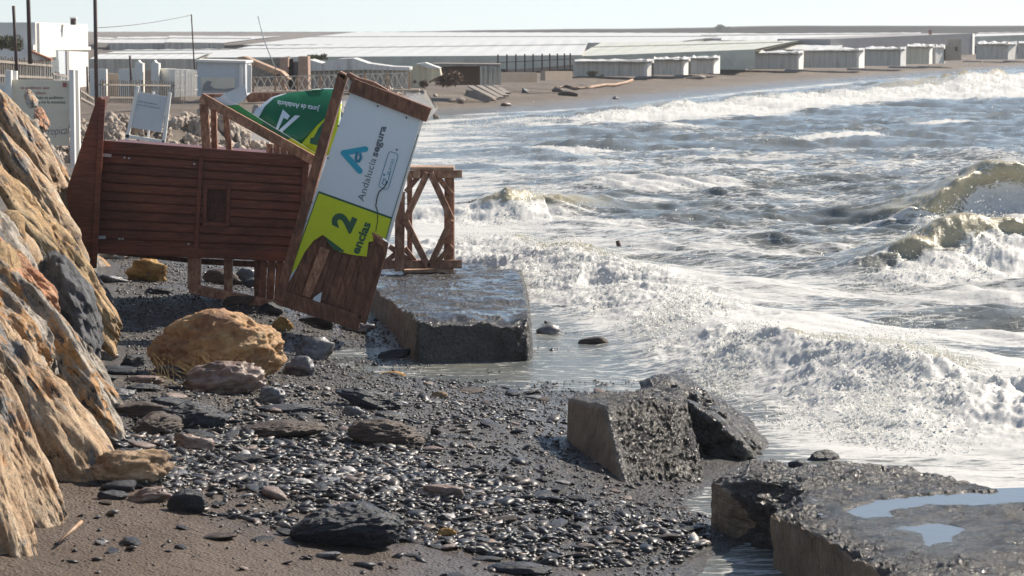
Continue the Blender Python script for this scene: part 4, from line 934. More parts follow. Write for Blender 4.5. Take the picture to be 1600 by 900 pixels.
text('lettering', 'Junta de Andalucía', (499, 167), 180 - 9, 8, 0, 'panel_white', GP, .01, width=66, dfun=lambda x, y: HD + .12 + .5 * max(0, (225 - y) / 85) ** 2 * .8 - .03)

# upright broken sign, leaning
SD = 27.6; SX, SY = (548, 140), (657, 187)
def s2(u, v):  # u across 0..1, v up 0..1 (from lower edge to upper edge of the sign)
    a = lerp((443, 462), (556, 505), u); b = lerp((548, 141), (658, 186), u); return lerp(a, b, v)
fr = tb('sign_frame', lambda m: [m.board((435, 470), (535, 116), 15, SD - .05, .32), m.board((548, 133), (670, 180), 23, SD - .08, .30), m.board((434, 464), (562, 505), 24, SD - .03, .30)], 'wood_brown')
tb('splintered_rail', lambda m: [m.prism([(541, 116), (546, 113), (560, 121), (585, 128), (610, 143), (640, 155), (668, 170), (669, 176), (600, 148), (548, 126)], SD + .02, .14), m.prism([(527, 116), (531, 111), (541, 116), (538, 126)], SD - .05, .2)], 'wood_frame')
def inner(m):
    r4 = random.Random(4)
    for k in range(9):
        u0 = k / 9; u1 = u0 + .1105; top = [.55, .5, .6, .45, .42, .5, .52, .46, .40][k]
        m.prism([s2(u0, .0), s2(u1, .0), s2(u1, top), s2(u0, top)], SD + .03 + .008 * (k % 2), .025)
tb('backing_boards', inner, 'wood_brown')
tb('added_board_backing', lambda m: m.prism([s2(0, 0), s2(1, 0), s2(1, .45), s2(.5, .5), s2(0, .55)], SD + .07, .01), 'wood_brown', T, 0)  # extra sheet added so no light shows between the backing boards
tb('loose_batten', lambda m: [m.board((508, 388), (478, 464), 17, SD - .01, .03, 14)], 'wood_frame')
tb('broken_board', lambda m: [m.prism([(560, 497), (600, 403), (597, 385), (585, 379), (581, 362), (592, 371), (607, 380), (604, 398), (570, 507)], SD - .03, .035), m.prism([(545, 498), (566, 402), (584, 372), (606, 381), (600, 405), (572, 507)], SD + .006, .03)], 'wood_brown')
# panel with the jagged lower outline
pan = [(548, 141), (658, 186), (605, 376), (584, 363), (583, 377), (576, 378), (573, 401), (549, 398), (530, 393), (524, 384), (504, 367), (490, 376), (476, 394), (464, 418), (452, 440), (440, 461), (441, 452)]
PN = tb('sign_panel', lambda m: m.prism(pan, SD - .016, .012), 'panel_white', T, 0)
e = .0015
lime = [(498, 300), (612, 341), (603, 374), (584, 363), (583, 377), (576, 378), (573, 401), (549, 398), (530, 393), (524, 384), (504, 367), (490, 376), (476, 394), (464, 418), (451, 432), (456, 412)]
tb('lime_field', lambda m: m.prism(lime, SD - .019, .003), 'panel_lime', PN, 0)
tb('green_line', lambda m: [m.board((498, 300), (612, 341), 3, SD - .022, .002), m.board((498, 300), (451, 432), 1.3, SD - .022, .002), m.board((612, 341), (653, 210), 1.0, SD - .0225, .002), m.board((612, 341), (603, 374), 1.2, SD - .0225, .002)], 'ink_green', PN, 0)
tb('sunlit_panel_edge', lambda m: m.board((660, 187), (606, 377), 3.5, SD - .018, .02), 'white_paint', PN, .001)  # sunlight on the right edge, coloured in as a whiter strip
tb('panel_shard', lambda m: m.prism([(487, 474), (490, 465), (497, 460), (503, 456), (500, 475)], SD - .02, .006), 'panel_white', T, 0)
tb('green_patch', lambda m: m.prism([(506, 368), (538, 392), (536, 394), (522, 390), (515, 382)], SD - .022, .002), 'ink_green', PN, 0)
text('lettering', 'Andalucía', (568, 315), 73, 10.5, SD - .0205, 'ink_grey', PN, -.002, width=69)
text('lettering', 'segura', (589, 246), 73, 10.5, SD - .0205, 'ink_grey', PN, .03, width=50)
text('lettering', '2', (546, 364), 65, 32, SD - .0235, 'ink_green', PN, .05, width=25)
text('lettering', 'encias', (560, 398), 68, 13, SD - .0235, 'ink_green', PN, .035, width=52)
def cap(m, a, b, w_, d, th=.002):
    a = np.array(a, float); b = np.array(b, float); t = (b - a) / np.linalg.norm(b - a); q = np.array((-t[1], t[0])); pts = []
    for k in range(9): an = math.pi * k / 8; pts.append(a + w_ / 2 * (q * math.cos(an) - t * math.sin(an)))
    for k in range(9): an = math.pi * k / 8; pts.append(b + w_ / 2 * (-q * math.cos(an) + t * math.sin(an)))
    m.prism(pts, d, th)
tb('logo_stroke', lambda m: cap(m, (537, 239), (571, 233), 9, SD - .020), 'ink_blue', PN, 0)
tb('logo_stroke', lambda m: cap(m, (537, 239), (562, 267), 9, SD - .0225), 'ink_blue', PN, 0)
def hook(m):
    pts = [(558, 239), (556, 247), (557, 252), (561, 252), (564, 247), (563, 241)]
    for i in range(5): cap(m, pts[i], pts[i + 1], 4, SD - .024 - .0004 * i)
tb('logo_hook', hook, 'ink_blue_deep', PN, 0)
def rbox(m):
    c = [(608, 236), (623, 241), (606, 297), (591, 292)]; cc = []
    for i in range(4):
        p0 = np.array(c[i - 1], float); p = np.array(c[i], float); p1 = np.array(c[(i + 1) % 4], float)
        a = p + (p0 - p) / np.linalg.norm(p0 - p) * 4; b = p + (p1 - p) / np.linalg.norm(p1 - p) * 4; cc += [tuple(a), tuple((a + b) / 2 * .55 + p * .45), tuple(b)]
    for i in range(12): m.board(cc[i], cc[(i + 1) % 12], .9, SD - .0205 - .0002 * (i % 2), .002)
tb('badge_outline', rbox, 'ink_blue_deep', PN, 0)
text('lettering', 'PLAYAS', (609, 274), 73, 5, SD - .0205, 'ink_blue', PN, 0, width=26)
def person_mark(m):
    for a, b in (((600, 279), (597, 287)), ((597, 287), (601, 289)), ((600, 279), (604, 283)), ((604, 283), (602, 290)), ((607, 281), (610, 268))): cap(m, a, b, 1.1, SD - .0205)
    cap(m, (600, 273), (600.6, 273.3), 3, SD - .0205)
tb('badge_mark', person_mark, 'ink_blue_deep', PN, 0)
def crack(m):
    pts = [(606, 283), (601, 292), (592, 300), (589, 310), (587, 322), (590, 330), (590, 345), (587, 362)]
    for i in range(len(pts) - 1): m.board(pts[i], pts[i + 1], 1.5 if i < 5 else .9, SD - .026 - .0003 * (i % 2), .002)
tb('panel_crack', crack, 'black', PN, 0)
def bolts(m):
    for x, y in ((543 + 1, 147), (590, 166), (635, 184), (528, 197), (512, 247), (620, 234), (478, 345), (461, 391), (487, 316)):
        pts = [(x + 1.5 * math.cos(k * math.pi / 4), y + 1.5 * math.sin(k * math.pi / 4)) for k in range(8)]; m.prism(pts, SD - .03, .008)
tb('bolt_heads', bolts, 'iron', PN, 0)
# lattice frame standing on the slab
LD = 33.8
LF = empty('lattice_frame', (-.9, LD, .42), 'brown timber lattice frame with a diamond brace, standing on the wet slab by the surf', 'timber frame')
def lt(name, fn, mat='wood_frame'): return tb(name, fn, mat, LF, .004)
lt('top_rail', lambda m: m.board((628, 273), (722, 272), 12, LD, .09)); lt('sunlit_top_board', lambda m: m.board((640, 263.5), (709, 264), 5, LD + .02, .5), 'wood_pale')  # paler wood on the top board carries the sunlit top of the rail
lt('bottom_rail', lambda m: m.board((590, 414), (722, 413), 13, LD, .09)); lt('bottom_board', lambda m: m.board((630, 425), (709, 422), 5, LD + .02, .5), 'wood_pale')
lt('post', lambda m: m.board((625, 300), (624, 424), 15, LD - .02, .1)); lt('post', lambda m: m.board((702, 277), (701, 408), 15, LD + .1, .1))
lt('post', lambda m: m.board((706, 285), (706, 418), 8, LD + 1.0, .09)); lt('post', lambda m: m.board((640, 277), (640, 418), 8, LD + 1.0, .09))
lt('top_rail', lambda m: m.board((625, 274), (712, 274), 9, LD + 1.0, .07)); lt('bottom_rail', lambda m: m.board((612, 411), (712, 411), 9, LD + 1.0, .07))
for a, b in (((668, 270), (633, 344)), ((672, 270), (705, 342)), ((633, 344), (669, 418)), ((705, 344), (671, 418))):
    lt('diagonal_brace', lambda m: m.board(a, b, 10, LD - .06, .09), 'wood_frame')
for a, b in (((684, 277), (706, 305)), ((684, 408), (706, 384)), ((654, 276), (634, 300)), ((608, 385), (640, 408)), ((628, 388), (600, 412)), ((648, 408), (632, 388))):
    lt('corner_brace', lambda m: m.board(a, b, 8, LD + .04, .06))
lt('end_grain', lambda m: [m.board((714, 272.5), (722, 272.5), 9, LD - .012, .01), m.board((714, 413), (722, 413), 9, LD - .012, .01), m.board((646, 273), (656, 274), 10, LD - .075, .01)], 'wood_pale')

# ------------------------------------------------------------------ background
def prism_obj(name, poly, d, th, mat, label=None, cat=None, group=None, parent=None, kind=None, bevel=0):
    m = MB(); m.prism(poly, d, th); o = m.build(name, M[mat], parent, bevel); return setp(o, label, cat, group, kind)
# notice board at left
NB = empty('notice_board', P(70, 225, 40), 'big cream notice board between white posts behind the rock bank', 'notice board')
PB = prism_obj('board_panel', [(16, 124), (108, 126), (108, 228), (16, 228)], 40, .03, 'cream', parent=NB)
prism_obj('board_post', [(108, 109), (115, 109), (117, 262), (110, 262)], 39.9, .14, 'white_paint', parent=NB); prism_obj('board_post', [(117, 109), (122, 110), (125, 262), (119, 262)], 40.1, .12, 'white_paint', parent=NB)
prism_obj('board_post', [(8, 110), (17, 110), (18, 215), (9, 215)], 39.9, .14, 'white_paint', parent=NB); prism_obj('board_post', [(20, 111), (26, 111), (26, 215), (20, 215)], 40.2, .1, 'white_paint', parent=NB)
text('lettering', 'te pedimos que', (32, 139), 0, 4.4, 39.995, 'ink_red', PB, .01, width=45); text('lettering', 'la playa.', (48, 147), 0, 4.4, 39.995, 'ink_red', PB, .01, width=25)
text('lettering', 'Solo te pedimos', (56, 154.5), 0, 4.4, 39.995, 'ink_green', PB, .01, width=43); text('lettering', 'que no la ensucies.', (53, 161.5), 0, 4.4, 39.995, 'ink_green', PB, .01, width=50)
text('lettering', 'Tropical', (66, 212), 4, 13, 39.995, 'ink_grey', PB, -.01, width=43, shear=.3)
prism_obj('board_line', [(58, 173.4), (108, 173.4), (108, 174.2), (58, 174.2)], 39.99, .005, 'white_paint', parent=PB); prism_obj('board_emblem', [(98, 129), (104, 129), (104, 136), (98, 136)], 39.99, .005, 'ink_red', parent=PB)
WB = empty('leaning_sign', P(230, 225, 58), 'grey white notice board leaning back on legs among the rubble', 'notice board')
prism_obj('sign_panel', [(216, 143), (262, 151), (252, 207), (204, 199)], 58, .03, 'grey_board', parent=WB)
def q(a, b, wd, d=57.95, th=.09, mat='white_paint', nm='sign_leg', par=WB):
    m = MB(); m.board(a, b, wd, d, th); return m.build(nm, M[mat], par)
q((215, 135), (197, 222), 5); q((265, 145), (255, 226), 5); q((240, 143), (231, 215), 3, 58.1, .06); q((195, 212), (256, 222), 5, nm='cross_rail')
text('lettering', 'Solo te pedimos', (216, 159), -10, 2.6, 57.99, 'ink_grey', WB, 0, width=30); text('lettering', 'que no la ensucies', (214, 164), -10, 2.6, 57.99, 'ink_grey', WB, 0, width=36)
# poles and wire
def pole(pts, r, d, mat, label, name='pole', cat='pole', group=None):
    m = MB(); m.tube([P(x, y, d) for x, y in pts], r, 8); o = m.build(name, M[mat], smooth=True); return setp(o, label, cat, group)
pole([(21, 9), (27, 128)], .03, 48, 'iron', 'short dark pole at the far left')
pole([(43, -40), (47, 100)], .04, 50, 'iron', 'tall dark pole in front of the white house wall')
pole([(148, -40), (151, 165)], .045, 60, 'iron', 'tallest dark pole, just right of the white house')
pole([(203, 87), (206, 150)], .035, 82, 'iron', 'rusty stake behind the picket fence')
pole([(136, 104), (137, 160)], .03, 75, 'iron', 'thin dark stake in front of the white house wall')
pole([(299, 22), (304, 112)], .022, 88, 'iron', 'thin pole that carries the sagging wire')
pole([(403, 25), (412, 60), (420, 82), (431, 108)], .018, 88, 'steel', 'thin bent leaning pole above the kiosk')
m = MB(); m.tube([P(149 + t_ * 150, 43.5 - 20 * t_ + 10 * t_ * (1 - t_) * 1.4, 60 + t_ * 28) for t_ in np.linspace(0, 1, 14)], .008, 4); setp(m.build('overhead_wire', M['iron']), 'sagging wire strung from the tallest pole to the thin pole', 'wire')
# picket fences
def picket(name, label, x0, x1, t0, t1, b0, b1, d0, d1, n, mat, lean=0, rails=True, wd=.55):
    E = empty(name, P((x0 + x1) / 2, (b0 + b1) / 2, (d0 + d1) / 2), label, 'fence'); m = MB(); r = random.Random(int(x0 * 7 + n))
    for k in range(n):
        t_ = (k + .5) / n; x = x0 + (x1 - x0) * t_; d = d0 + (d1 - d0) * t_; wpx = (x1 - x0) / n * wd
        j = r.uniform(-1, 1) * lean; tp = t0 + (t1 - t0) * t_ + r.uniform(-1, 1) * 1.5; bt = b0 + (b1 - b0) * t_
        m = MB(); m.prism([(x - wpx / 2 + j, tp), (x + wpx / 2 + j, tp + r.uniform(-.6, .6)), (x + wpx / 2, bt), (x - wpx / 2, bt)], d + r.uniform(-.02, .02), .03); m.build('picket', M[mat], E)
    if rails:
        m = MB()
        for f in (.2, .75):
            a, b = P(x0, t0 + (b0 - t0) * f, d0 + .05), P(x1, t1 + (b1 - t1) * f, d1 + .05); m.bar(a, b, .04, .05)
        m.build('rails', M[mat], E)
    return E
picket('picket_fence', 'dark weathered picket fence before the white house at the left edge', -10, 81, 87, 96, 128, 130, 52, 60, 26, 'wood_grey', 1.2)
picket('picket_fence', 'short dark picket fence right of the notice board top', 82, 104, 112, 117, 130, 130, 62, 66, 8, 'wood_grey', .6)
picket('picket_fence', 'weathered brown picket fence along the top of the rubble', 155, 290, 125, 127, 161, 163, 78, 84, 44, 'wood_grey', 1.0)
picket('picket_fence', 'little grey fence running down between notice board and roof', 125, 146, 137, 152, 158, 168, 62, 70, 9, 'wood_grey', .5)
picket('white_picket_fence', 'bright white picket fence left of the kiosk', 272, 308, 108, 110, 152, 150, 83, 84, 15, 'stucco', .6, wd=.75)
# white house
WH = empty('white_house', P(80, 135, 112), 'white flat roofed house with a grey door at the left edge', 'house')
def ph(nm, poly, d, th, mat, par=WH): m = MB(); m.prism(poly, d, th); return m.build(nm, M[mat], par)
m = MB(); a = P(55, 36, 112); b = P(137, 38, 118)
def wallq(p0, p1, yt0, yt1, yb, d0, d1, th=.25):
    A = P(p0, yt0, d0); B = P(p1, yt1, d1); A2 = (A[0], A[1], P(p0, yb, d0)[2]); B2 = (B[0], B[1], P(p1, yb, d1)[2])
    n = Vector((B[0] - A[0], B[1] - A[1], 0)).normalized(); n = Vector((-n.y, n.x, 0)) * th
    V = [A, B, B2, A2]; return V + [(v[0] + n.x, v[1] + n.y, v[2]) for v in V], [(0, 1, 2, 3), (7, 6, 5, 4), (0, 4, 5, 1), (1, 5, 6, 2), (2, 6, 7, 3), (3, 7, 4, 0)]
def wq(nm, *a, mat='stucco', par=WH, th=.25, bevel=0): m = MB(); m.add(*wallq(*a, th=th)); return m.build(nm, M[mat], par, bevel)
wq('front_wall', 55, 137, 35, 38, 150, 106, 118, th=3.0)
wq('side_wall', -60, 54.5, 38, 36, 140, 112, 106.2, th=.2)
wq('parapet_band', 52, 142, 70, 73, 78, 105.6, 118.2, th=.3)
wq('door', 91, 104, 79, 79.5, 150, 108.9, 110.9, mat='grey_board', th=.1); wq('door_jamb', 104, 108, 79, 79.5, 150, 110.6, 111.2, mat='grey_wall', th=.1)
ph('chimney', [(110, 29), (117, 29), (117, 39), (110, 39)], 112, .3, 'iron'); ph('chimney_cap', [(108.5, 27), (118.5, 27), (118.5, 29), (108.5, 29)], 111.9, .5, 'white_paint')
m = MB(); m.add([P(-20, 78, 80), P(50, 81, 80), P(80, 92, 80), P(80, 95, 80), P(60, 95, 80), P(-20, 92, 80), P(-20, 78, 84), P(50, 81, 84), P(80, 92, 84), P(80, 95, 84), P(60, 95, 84), P(-20, 92, 84)], [(0, 1, 2, 3, 4, 5), (11, 10, 9, 8, 7, 6), (0, 6, 7, 1), (1, 7, 8, 2), (2, 8, 9, 3), (3, 9, 10, 4), (4, 10, 11, 5)])
E = empty('porch_shed', P(30, 130, 80), 'low white shed roof edged in terracotta behind the left fence', 'shed'); m.build('roof_slab', M['white_paint'], E)
m = MB(); m.bar(P(50, 80.5, 79.9), P(81, 93.5, 79.9), .06, .3); m.bar(P(60, 95, 79.9), P(81, 94.5, 79.9), .05, .3); m.build('tile_edge', M['terracotta'], E)
wq('shed_wall', -30, 92, 93, 94, 135, 81, 83, mat='stucco', par=E)
# compound walls and gateposts
E = empty('garden_wall', P(220, 140, 96), 'white garden wall with two pointed gateposts behind the picket fence', 'wall')
for a in ((140, 166, 108, 108, 150, 96, 96), (185, 220, 108, 107, 150, 96, 96), (249, 292, 107, 109, 150, 96, 95)): wq('wall_run', *a, par=E, th=.3)
wq('wall_run', 166, 185, 114, 116, 150, 97, 97, mat='block_wall', par=E); wq('gate', 222, 242, 109, 109, 150, 98, 98, mat='wood_grey', par=E)
for x in (211, 236): ph('gatepost', [(x, 99), (x + 5, 94), (x + 8, 98), (x + 12, 99), (x + 12, 150), (x, 150)], 95.5, .5, 'stucco', E)
# kiosk
K = empty('beach_kiosk', P(345, 145, 92), 'small grey white kiosk with a faded picture panel beside the white pickets', 'kiosk')
ph('kiosk_front', [(308, 96), (383, 98), (384, 150), (308, 150)], 92, 2.2, 'grey_board', K); ph('kiosk_roof', [(305, 93), (384, 95), (384, 98.5), (305, 96.5)], 91.8, 2.6, 'white_paint', K)
KP = ph('picture_panel', [(314, 121), (367, 121), (367, 143), (314, 143)], 91.96, .03, 'cream', K); ph('picture_shape', [(316, 142), (318, 132), (324, 126), (331, 128), (328, 133), (335, 138), (350, 139), (366, 137), (366, 142)], 91.94, .02, 'grey_wall', KP)
ph('kiosk_post', [(374, 100), (379, 100), (379, 145), (374, 145)], 91.9, .1, 'white_paint', K); ph('kiosk_post', [(386, 100), (393, 102), (393, 145), (386, 145)], 91.9, .1, 'stucco', K)
# ruined hut with fallen roof beam
E = empty('ruined_hut', P(430, 140, 100), 'ruined brick hut with a slipped thatched roof plank behind the cross fence', 'hut')
ph('dark_opening', [(392, 96), (452, 88), (452, 135), (392, 135)], 101, .5, 'wood_grey', E); ph('brick_pier', [(437, 90), (450, 90), (450, 140), (437, 140)], 100, 1, 'brick', E)
ph('doorway', [(450, 92), (458, 92), (458, 140), (450, 140)], 100.6, .3, 'black', E); ph('brick_wall', [(466, 88), (481, 88), (482, 140), (466, 140)], 100, 1.2, 'brick', E); ph('wall_gap', [(456, 96), (466, 96), (466, 140), (456, 140)], 100.8, .4, 'grey_wall', E)
ph('roof_plank', [(371, 89), (381, 88), (440, 112), (452, 124), (446, 127), (430, 117), (372, 93)], 96, 1.4, 'wood_pale', E)
ph('fallen_prop', [(431, 116), (437, 116), (450, 144), (445, 144)], 96, .3, 'wood_pale', E)
# cross fence
E = empty('cross_fence', P(520, 144, 92), 'pale timber cross braced fence along the terrace', 'fence')
m = MB(); xs = np.linspace(395, 640, 22)
for k in range(21):
    a, b = xs[k], xs[k + 1]; d = 90; yt = lambda x: 121 - (x - 395) / 245 * 7; yb = lambda x: 143 - (x - 395) / 245 * 3
    m.board((a, yt(a)), (b, yb(b)), 1.3, d, .04); m.board((a, yb(a)), (b, yt(b)), 1.3, d + .05, .04)
    m.board((a, yt(a)), (b, yt(b)), 1.6, d - .05, .05)
m.build('lattice', M['lime_wash'], E)
for x in xs[::3]: ph('fence_post', [(x - 1.5, 120 - (x - 395) / 245 * 7), (x + 1.5, 120 - (x - 395) / 245 * 7), (x + 1.5, 144), (x - 1.5, 144)], 89.9, .1, 'wood_pale', E)
m = MB(); m.board((395, 145), (655, 141), 3, 89.5, .8); m.build('kerb', M['block_wall'], E)
# corrugated wall with tarp
E = empty('tarp_shed', P(560, 140, 104), 'low shed of corrugated sheet under a billowing white tarpaulin', 'shed')
m = MB()
for k in range(42): x = 482 + k * 3.8; m.prism([(x, 110 - k * .08), (x + 3.7, 110 - k * .08), (x + 3.7, 141), (x, 141)], 104 + (.08 if k % 2 else 0), .05)
m.build('corrugated_wall', M['sheet_grey'], E)
ph('tarp_roof', [(481, 108), (483, 93), (503, 99), (528, 92), (552, 91), (575, 99), (612, 104), (640, 105), (640, 110), (560, 109), (482, 111)], 103.8, 3, 'sheet_white', E)
E = empty('cream_tent', P(660, 138, 108), 'crumpled cream tarpaulin shelter beside the brown bush', 'shelter')
ph('tarp', [(636, 137), (640, 108), (652, 100), (672, 106), (687, 108), (689, 118), (676, 124), (666, 130), (662, 138)], 108, 2.0, 'sheet_cream', E)
ph('tarp_flap', [(650, 100), (664, 98), (688, 107), (670, 107)], 107.6, 2.5, 'sheet_white', E)
E = empty('dark_shelter', P(720, 132, 118), 'open dark shelter with a tattered corrugated end', 'shelter')
ph('dark_inside', [(688, 104), (752, 103), (752, 133), (690, 133)], 120, .5, 'bush_brown', E); ph('shelter_roof', [(676, 99), (782, 100), (782, 104), (676, 103)], 118, 3, 'wood_grey', E)
m = MB()
for k in range(9): x = 750 + k * 3.7; m.prism([(x, 103 + (k % 3) * 2), (x + 3.4, 103 + (k % 2) * 2), (x + 3.4, 133), (x, 133)], 118 + (.1 if k % 2 else 0), .06)
m.build('tattered_wall', M['sheet_grey'], E)
for (x0, x1, y0, y1, lab) in ((783, 839, 113, 127, 'left low tan block wall above the beach'), (852, 894, 111, 124, 'right low tan block wall above the beach')):
    o = MB(); o.add(*wallq(x0, x1, y0, y0, y1 + 2, 132, 134, th=.3)); setp(o.build('low_wall', M['block_wall']), lab, 'wall')
E = empty('post_row', P(835, 118, 136), 'row of dark upright posts behind the low tan walls', 'post row')
for k, x in enumerate((778, 792, 806, 820, 833, 847, 859, 871, 882, 891)):
    m = MB(); m.board((x, 85 - k * .2), (x, 116 - k * .3), 2.2, 136, .12); m.build('post', M['iron'], E)
m = MB(); m.board((776, 98), (896, 92), 1.5, 136.2, .08); m.build('rail', M['wood_grey'], E); m = MB(); m.board((790, 112), (896, 104), 6, 140, .4); m.build('back_board', M['wood_grey'], E)
# plastic clad sheds along the beach: x0,x1,top,bottom, end width
SH = [(898, 1011, 94, 117, 11, 'sheet_grey', 'longest grey plastic clad shed, nearest of the beach row'), (1022, 1068, 91, 115, 11, 'sheet_grey', 'second grey shed of the beach row with a gable end coloured sunlit white'),
      (1080, 1115, 89, 113, 10, 'sheet_grey', 'narrow grey shed under a pale bulging cover in the beach row'), (1125, 1165, 80, 107, 11, 'sheet_green', 'yellowish shed with a tall end coloured sunlit white in the beach row'),
      (1176, 1248, 81, 106, 8, 'sheet_grey', 'grey shed with a dark open left end in the beach row'), (1256, 1342, 77, 104, 9, 'sheet_grey', 'long sagging grey shed in the middle of the beach row'),
      (1352, 1407, 75, 101, 9, 'sheet_grey', 'grey shed with a pinkish end in the beach row'), (1418, 1452, 71, 98, 8, 'sheet_cream', 'small cream shed in the beach row'), (1462, 1474, 72, 97, 3, 'sheet_white', 'tiny white shed in the beach row'),
      (1528, 1575, 67, 91, 14, 'sheet_grey', 'dark open grey shed near the right edge'), (1592, 1660, 66, 90, 8, 'sheet_grey', 'last grey shed cut by the right edge')]
for i, (x0, x1, yt, yb, ew, mt, lab) in enumerate(SH):
    d = (3.5 - .85) * 4000 / (yb - 52) ; E = empty('plastic_shed', P((x0 + x1) / 2, yb, d), lab, 'shed', 'plastic clad sheds along the beach')
    wq('front_wall', x0, x1, yt + 1.5, yt, yb + 2, d, d + 1.5, mat=mt, par=E, th=.3)
    wq('end_wall', x1 + .3, x1 + ew, yt - 1, yt - 2, yb + 2, d + 1.4, d + 7, mat='stucco' if i % 3 else 'sheet_white', par=E, th=.3)  # sunlit ends: their brightness is put into a whiter colour than the fronts
    m = MB(); n = 12; V = []; r = random.Random(i)
    for k in range(n + 1):
        x = x0 + (x1 + ew - x0) * k / n; bz = r.uniform(-2.5, .8)
        V += [P(x, yt + 1.8 + r.uniform(-.6, .6), d - .2 + 1.5 * k / n), P(x, yt + bz - 1, d + 3), P(x, yt + .5, d + 7)]
    Fs = []
    for k in range(n):
        for j in range(2): a = k * 3 + j; Fs.append((a, a + 3, a + 4, a + 1))
    m.add(V, Fs); m.add([(v[0], v[1], v[2] - .12) for v in V], Fs); m.build('roof_sheet', M['sheet_white'], E, smooth=False)
E = empty('block_hut', P(1490, 95, 240), 'little unplastered block hut with a dark window slot', 'hut')
ph('hut_wall', [(1477, 70), (1489, 70), (1489, 61), (1502, 61), (1502, 94), (1478, 95)], 238, 3, 'block_wall', E); ph('window', [(1493, 73), (1496, 73), (1496, 80), (1493, 80)], 237.9, .1, 'black', E)
E = empty('grey_warehouse', P(1400, 75, 300), 'long low grey warehouse wall behind the beach sheds', 'warehouse')
wq('long_wall', 1298, 1519, 61, 52, 90, 300, 320, mat='grey_wall', par=E, th=8); wq('end_wall', 1520, 1523, 52, 53, 90, 320, 330, mat='stucco', par=E); ph('vent', [(1452, 47), (1456, 47), (1456, 54), (1452, 54)], 311, .5, 'terracotta', E)
# greenhouses stepping up behind
def gh(label, xf0, xf1, yt0, yt1, yb, xb0, xb1, yk0, yk1, d1, d2, mat='sheet_roof', wall='sheet_green', n=18):
    E = empty('greenhouse', P((xf0 + xf1) / 2, yb, d1), label, 'greenhouse', 'plastic greenhouses behind the beach')
    wq('front_wall', xf0, xf1, yt0, yt1, yb, d1, d1 + 2, mat=wall, par=E, th=.3)
    m = MB(); V = []
    for k in range(n + 1):
        t_ = k / n; zz = .0 if k % 2 else .10
        for j, (s_) in enumerate((0, .5, 1)):
            p = P(xf0 + (xf1 - xf0) * t_, yt0 + (yt1 - yt0) * t_, d1 + 2 * t_); q_ = P(xb0 + (xb1 - xb0) * t_, yk0 + (yk1 - yk0) * t_, d2)
            V.append((p[0] + (q_[0] - p[0]) * s_, p[1] + (q_[1] - p[1]) * s_, p[2] + (q_[2] - p[2]) * s_ + zz * (s_ > 0) * .6))
    Fs = [(k * 3 + j, k * 3 + j + 3, k * 3 + j + 4, k * 3 + j + 1) for k in range(n) for j in range(2)]
    m.add(V, Fs); m.add([(v[0], v[1], v[2] - .15) for v in V], Fs); m.build('roof_sheet', M[mat], E)
    for s_ in (.4,):
        m = MB(); pts = []
        for k in (0, n // 2, n):
            i3 = k * 3; a_ = V[i3]; c_ = V[i3 + 2]; pts.append((a_[0] + (c_[0] - a_[0]) * s_, a_[1] + (c_[1] - a_[1]) * s_, a_[2] + (c_[2] - a_[2]) * s_ + .16))
        m.tube(pts, .05 * d1 / 300 + .01, 4); m.build('gutter', M['sheet_grey'], E)
gh('nearest pale greenhouse roof behind the picket fences', 140, 306, 92, 92, 118, 160, 330, 85, 84, 130, 200, 'sheet_roof', 'sheet_grey')
gh('small white greenhouse behind the thin pole, leftmost of three', 150, 172, 66, 67, 74, 150, 190, 58, 60, 330, 420, 'sheet_white', 'sheet_grey', 4)
gh('small white greenhouse with grey front wall, middle of three', 172, 262, 67, 67, 82, 185, 270, 58, 57, 320, 420, 'sheet_white', 'sheet_grey', 6)
gh('small white greenhouse with bright roof, rightmost of three', 258, 350, 66, 67, 82, 265, 440, 56, 57, 318, 420, 'sheet_white', 'sheet_grey', 8)
gh('long low grey greenhouse strip behind the kiosk', 150, 400, 86, 82, 92, 200, 420, 78, 76, 240, 300, 'sheet_roof', 'sheet_grey', 14)
gh('wide grey greenhouse roof rising to the ridge behind the ruined hut', 300, 910, 90, 86, 108, 395, 920, 72, 62, 175, 330, 'sheet_roof', 'sheet_green', 40)
gh('farthest wide pale greenhouse roof below the dark ridge', 380, 1050, 70, 66, 82, 560, 1180, 50, 52, 345, 620, 'sheet_roof', 'sheet_grey', 44)
gh('greenish greenhouse behind the posts and the nearest sheds', 900, 1180, 88, 77, 108, 940, 1260, 67, 62, 185, 330, 'sheet_green', 'sheet_green', 22)
gh('long pale greenhouse roof behind the middle of the shed row', 1120, 1310, 76, 78, 100, 1130, 1330, 56, 58, 260, 420, 'sheet_roof', 'sheet_green', 20)
gh('distant white roofed greenhouse running to the right edge', 1100, 1430, 60, 57, 66, 1090, 1440, 53, 51, 430, 600, 'sheet_white', 'sheet_grey', 24)
gh('distant pale greenhouse at the right edge', 1522, 1680, 57, 52, 72, 1530, 1680, 51, 49, 340, 520, 'sheet_white', 'sheet_green', 14)
# ridge of the hills
xs = np.linspace(-450, 900, 260); m = MB(); V = []
for x in xs:
    px = 800 + x / 900 * 4000; top = np.interp(px, [0, 150, 500, 900, 1150, 1600], [52, 53, 51.5, 46.5, 43, 41]); z = P(px, top, 900)[2] + float(fbm2(np.array([x * .02]), np.array([3.]), 4, 5)[0]) * .5
    V += [(x, 895, 1), (x, 900, z), (x, 940, z + .4), (x, 1000, 1)]
m.add(V, [(k * 4 + j, k * 4 + j + 4, k * 4 + j + 5, k * 4 + j + 1) for k in range(len(xs) - 1) for j in range(3)])
o = m.build('hills', M['hill']); o['kind'] = 'structure'
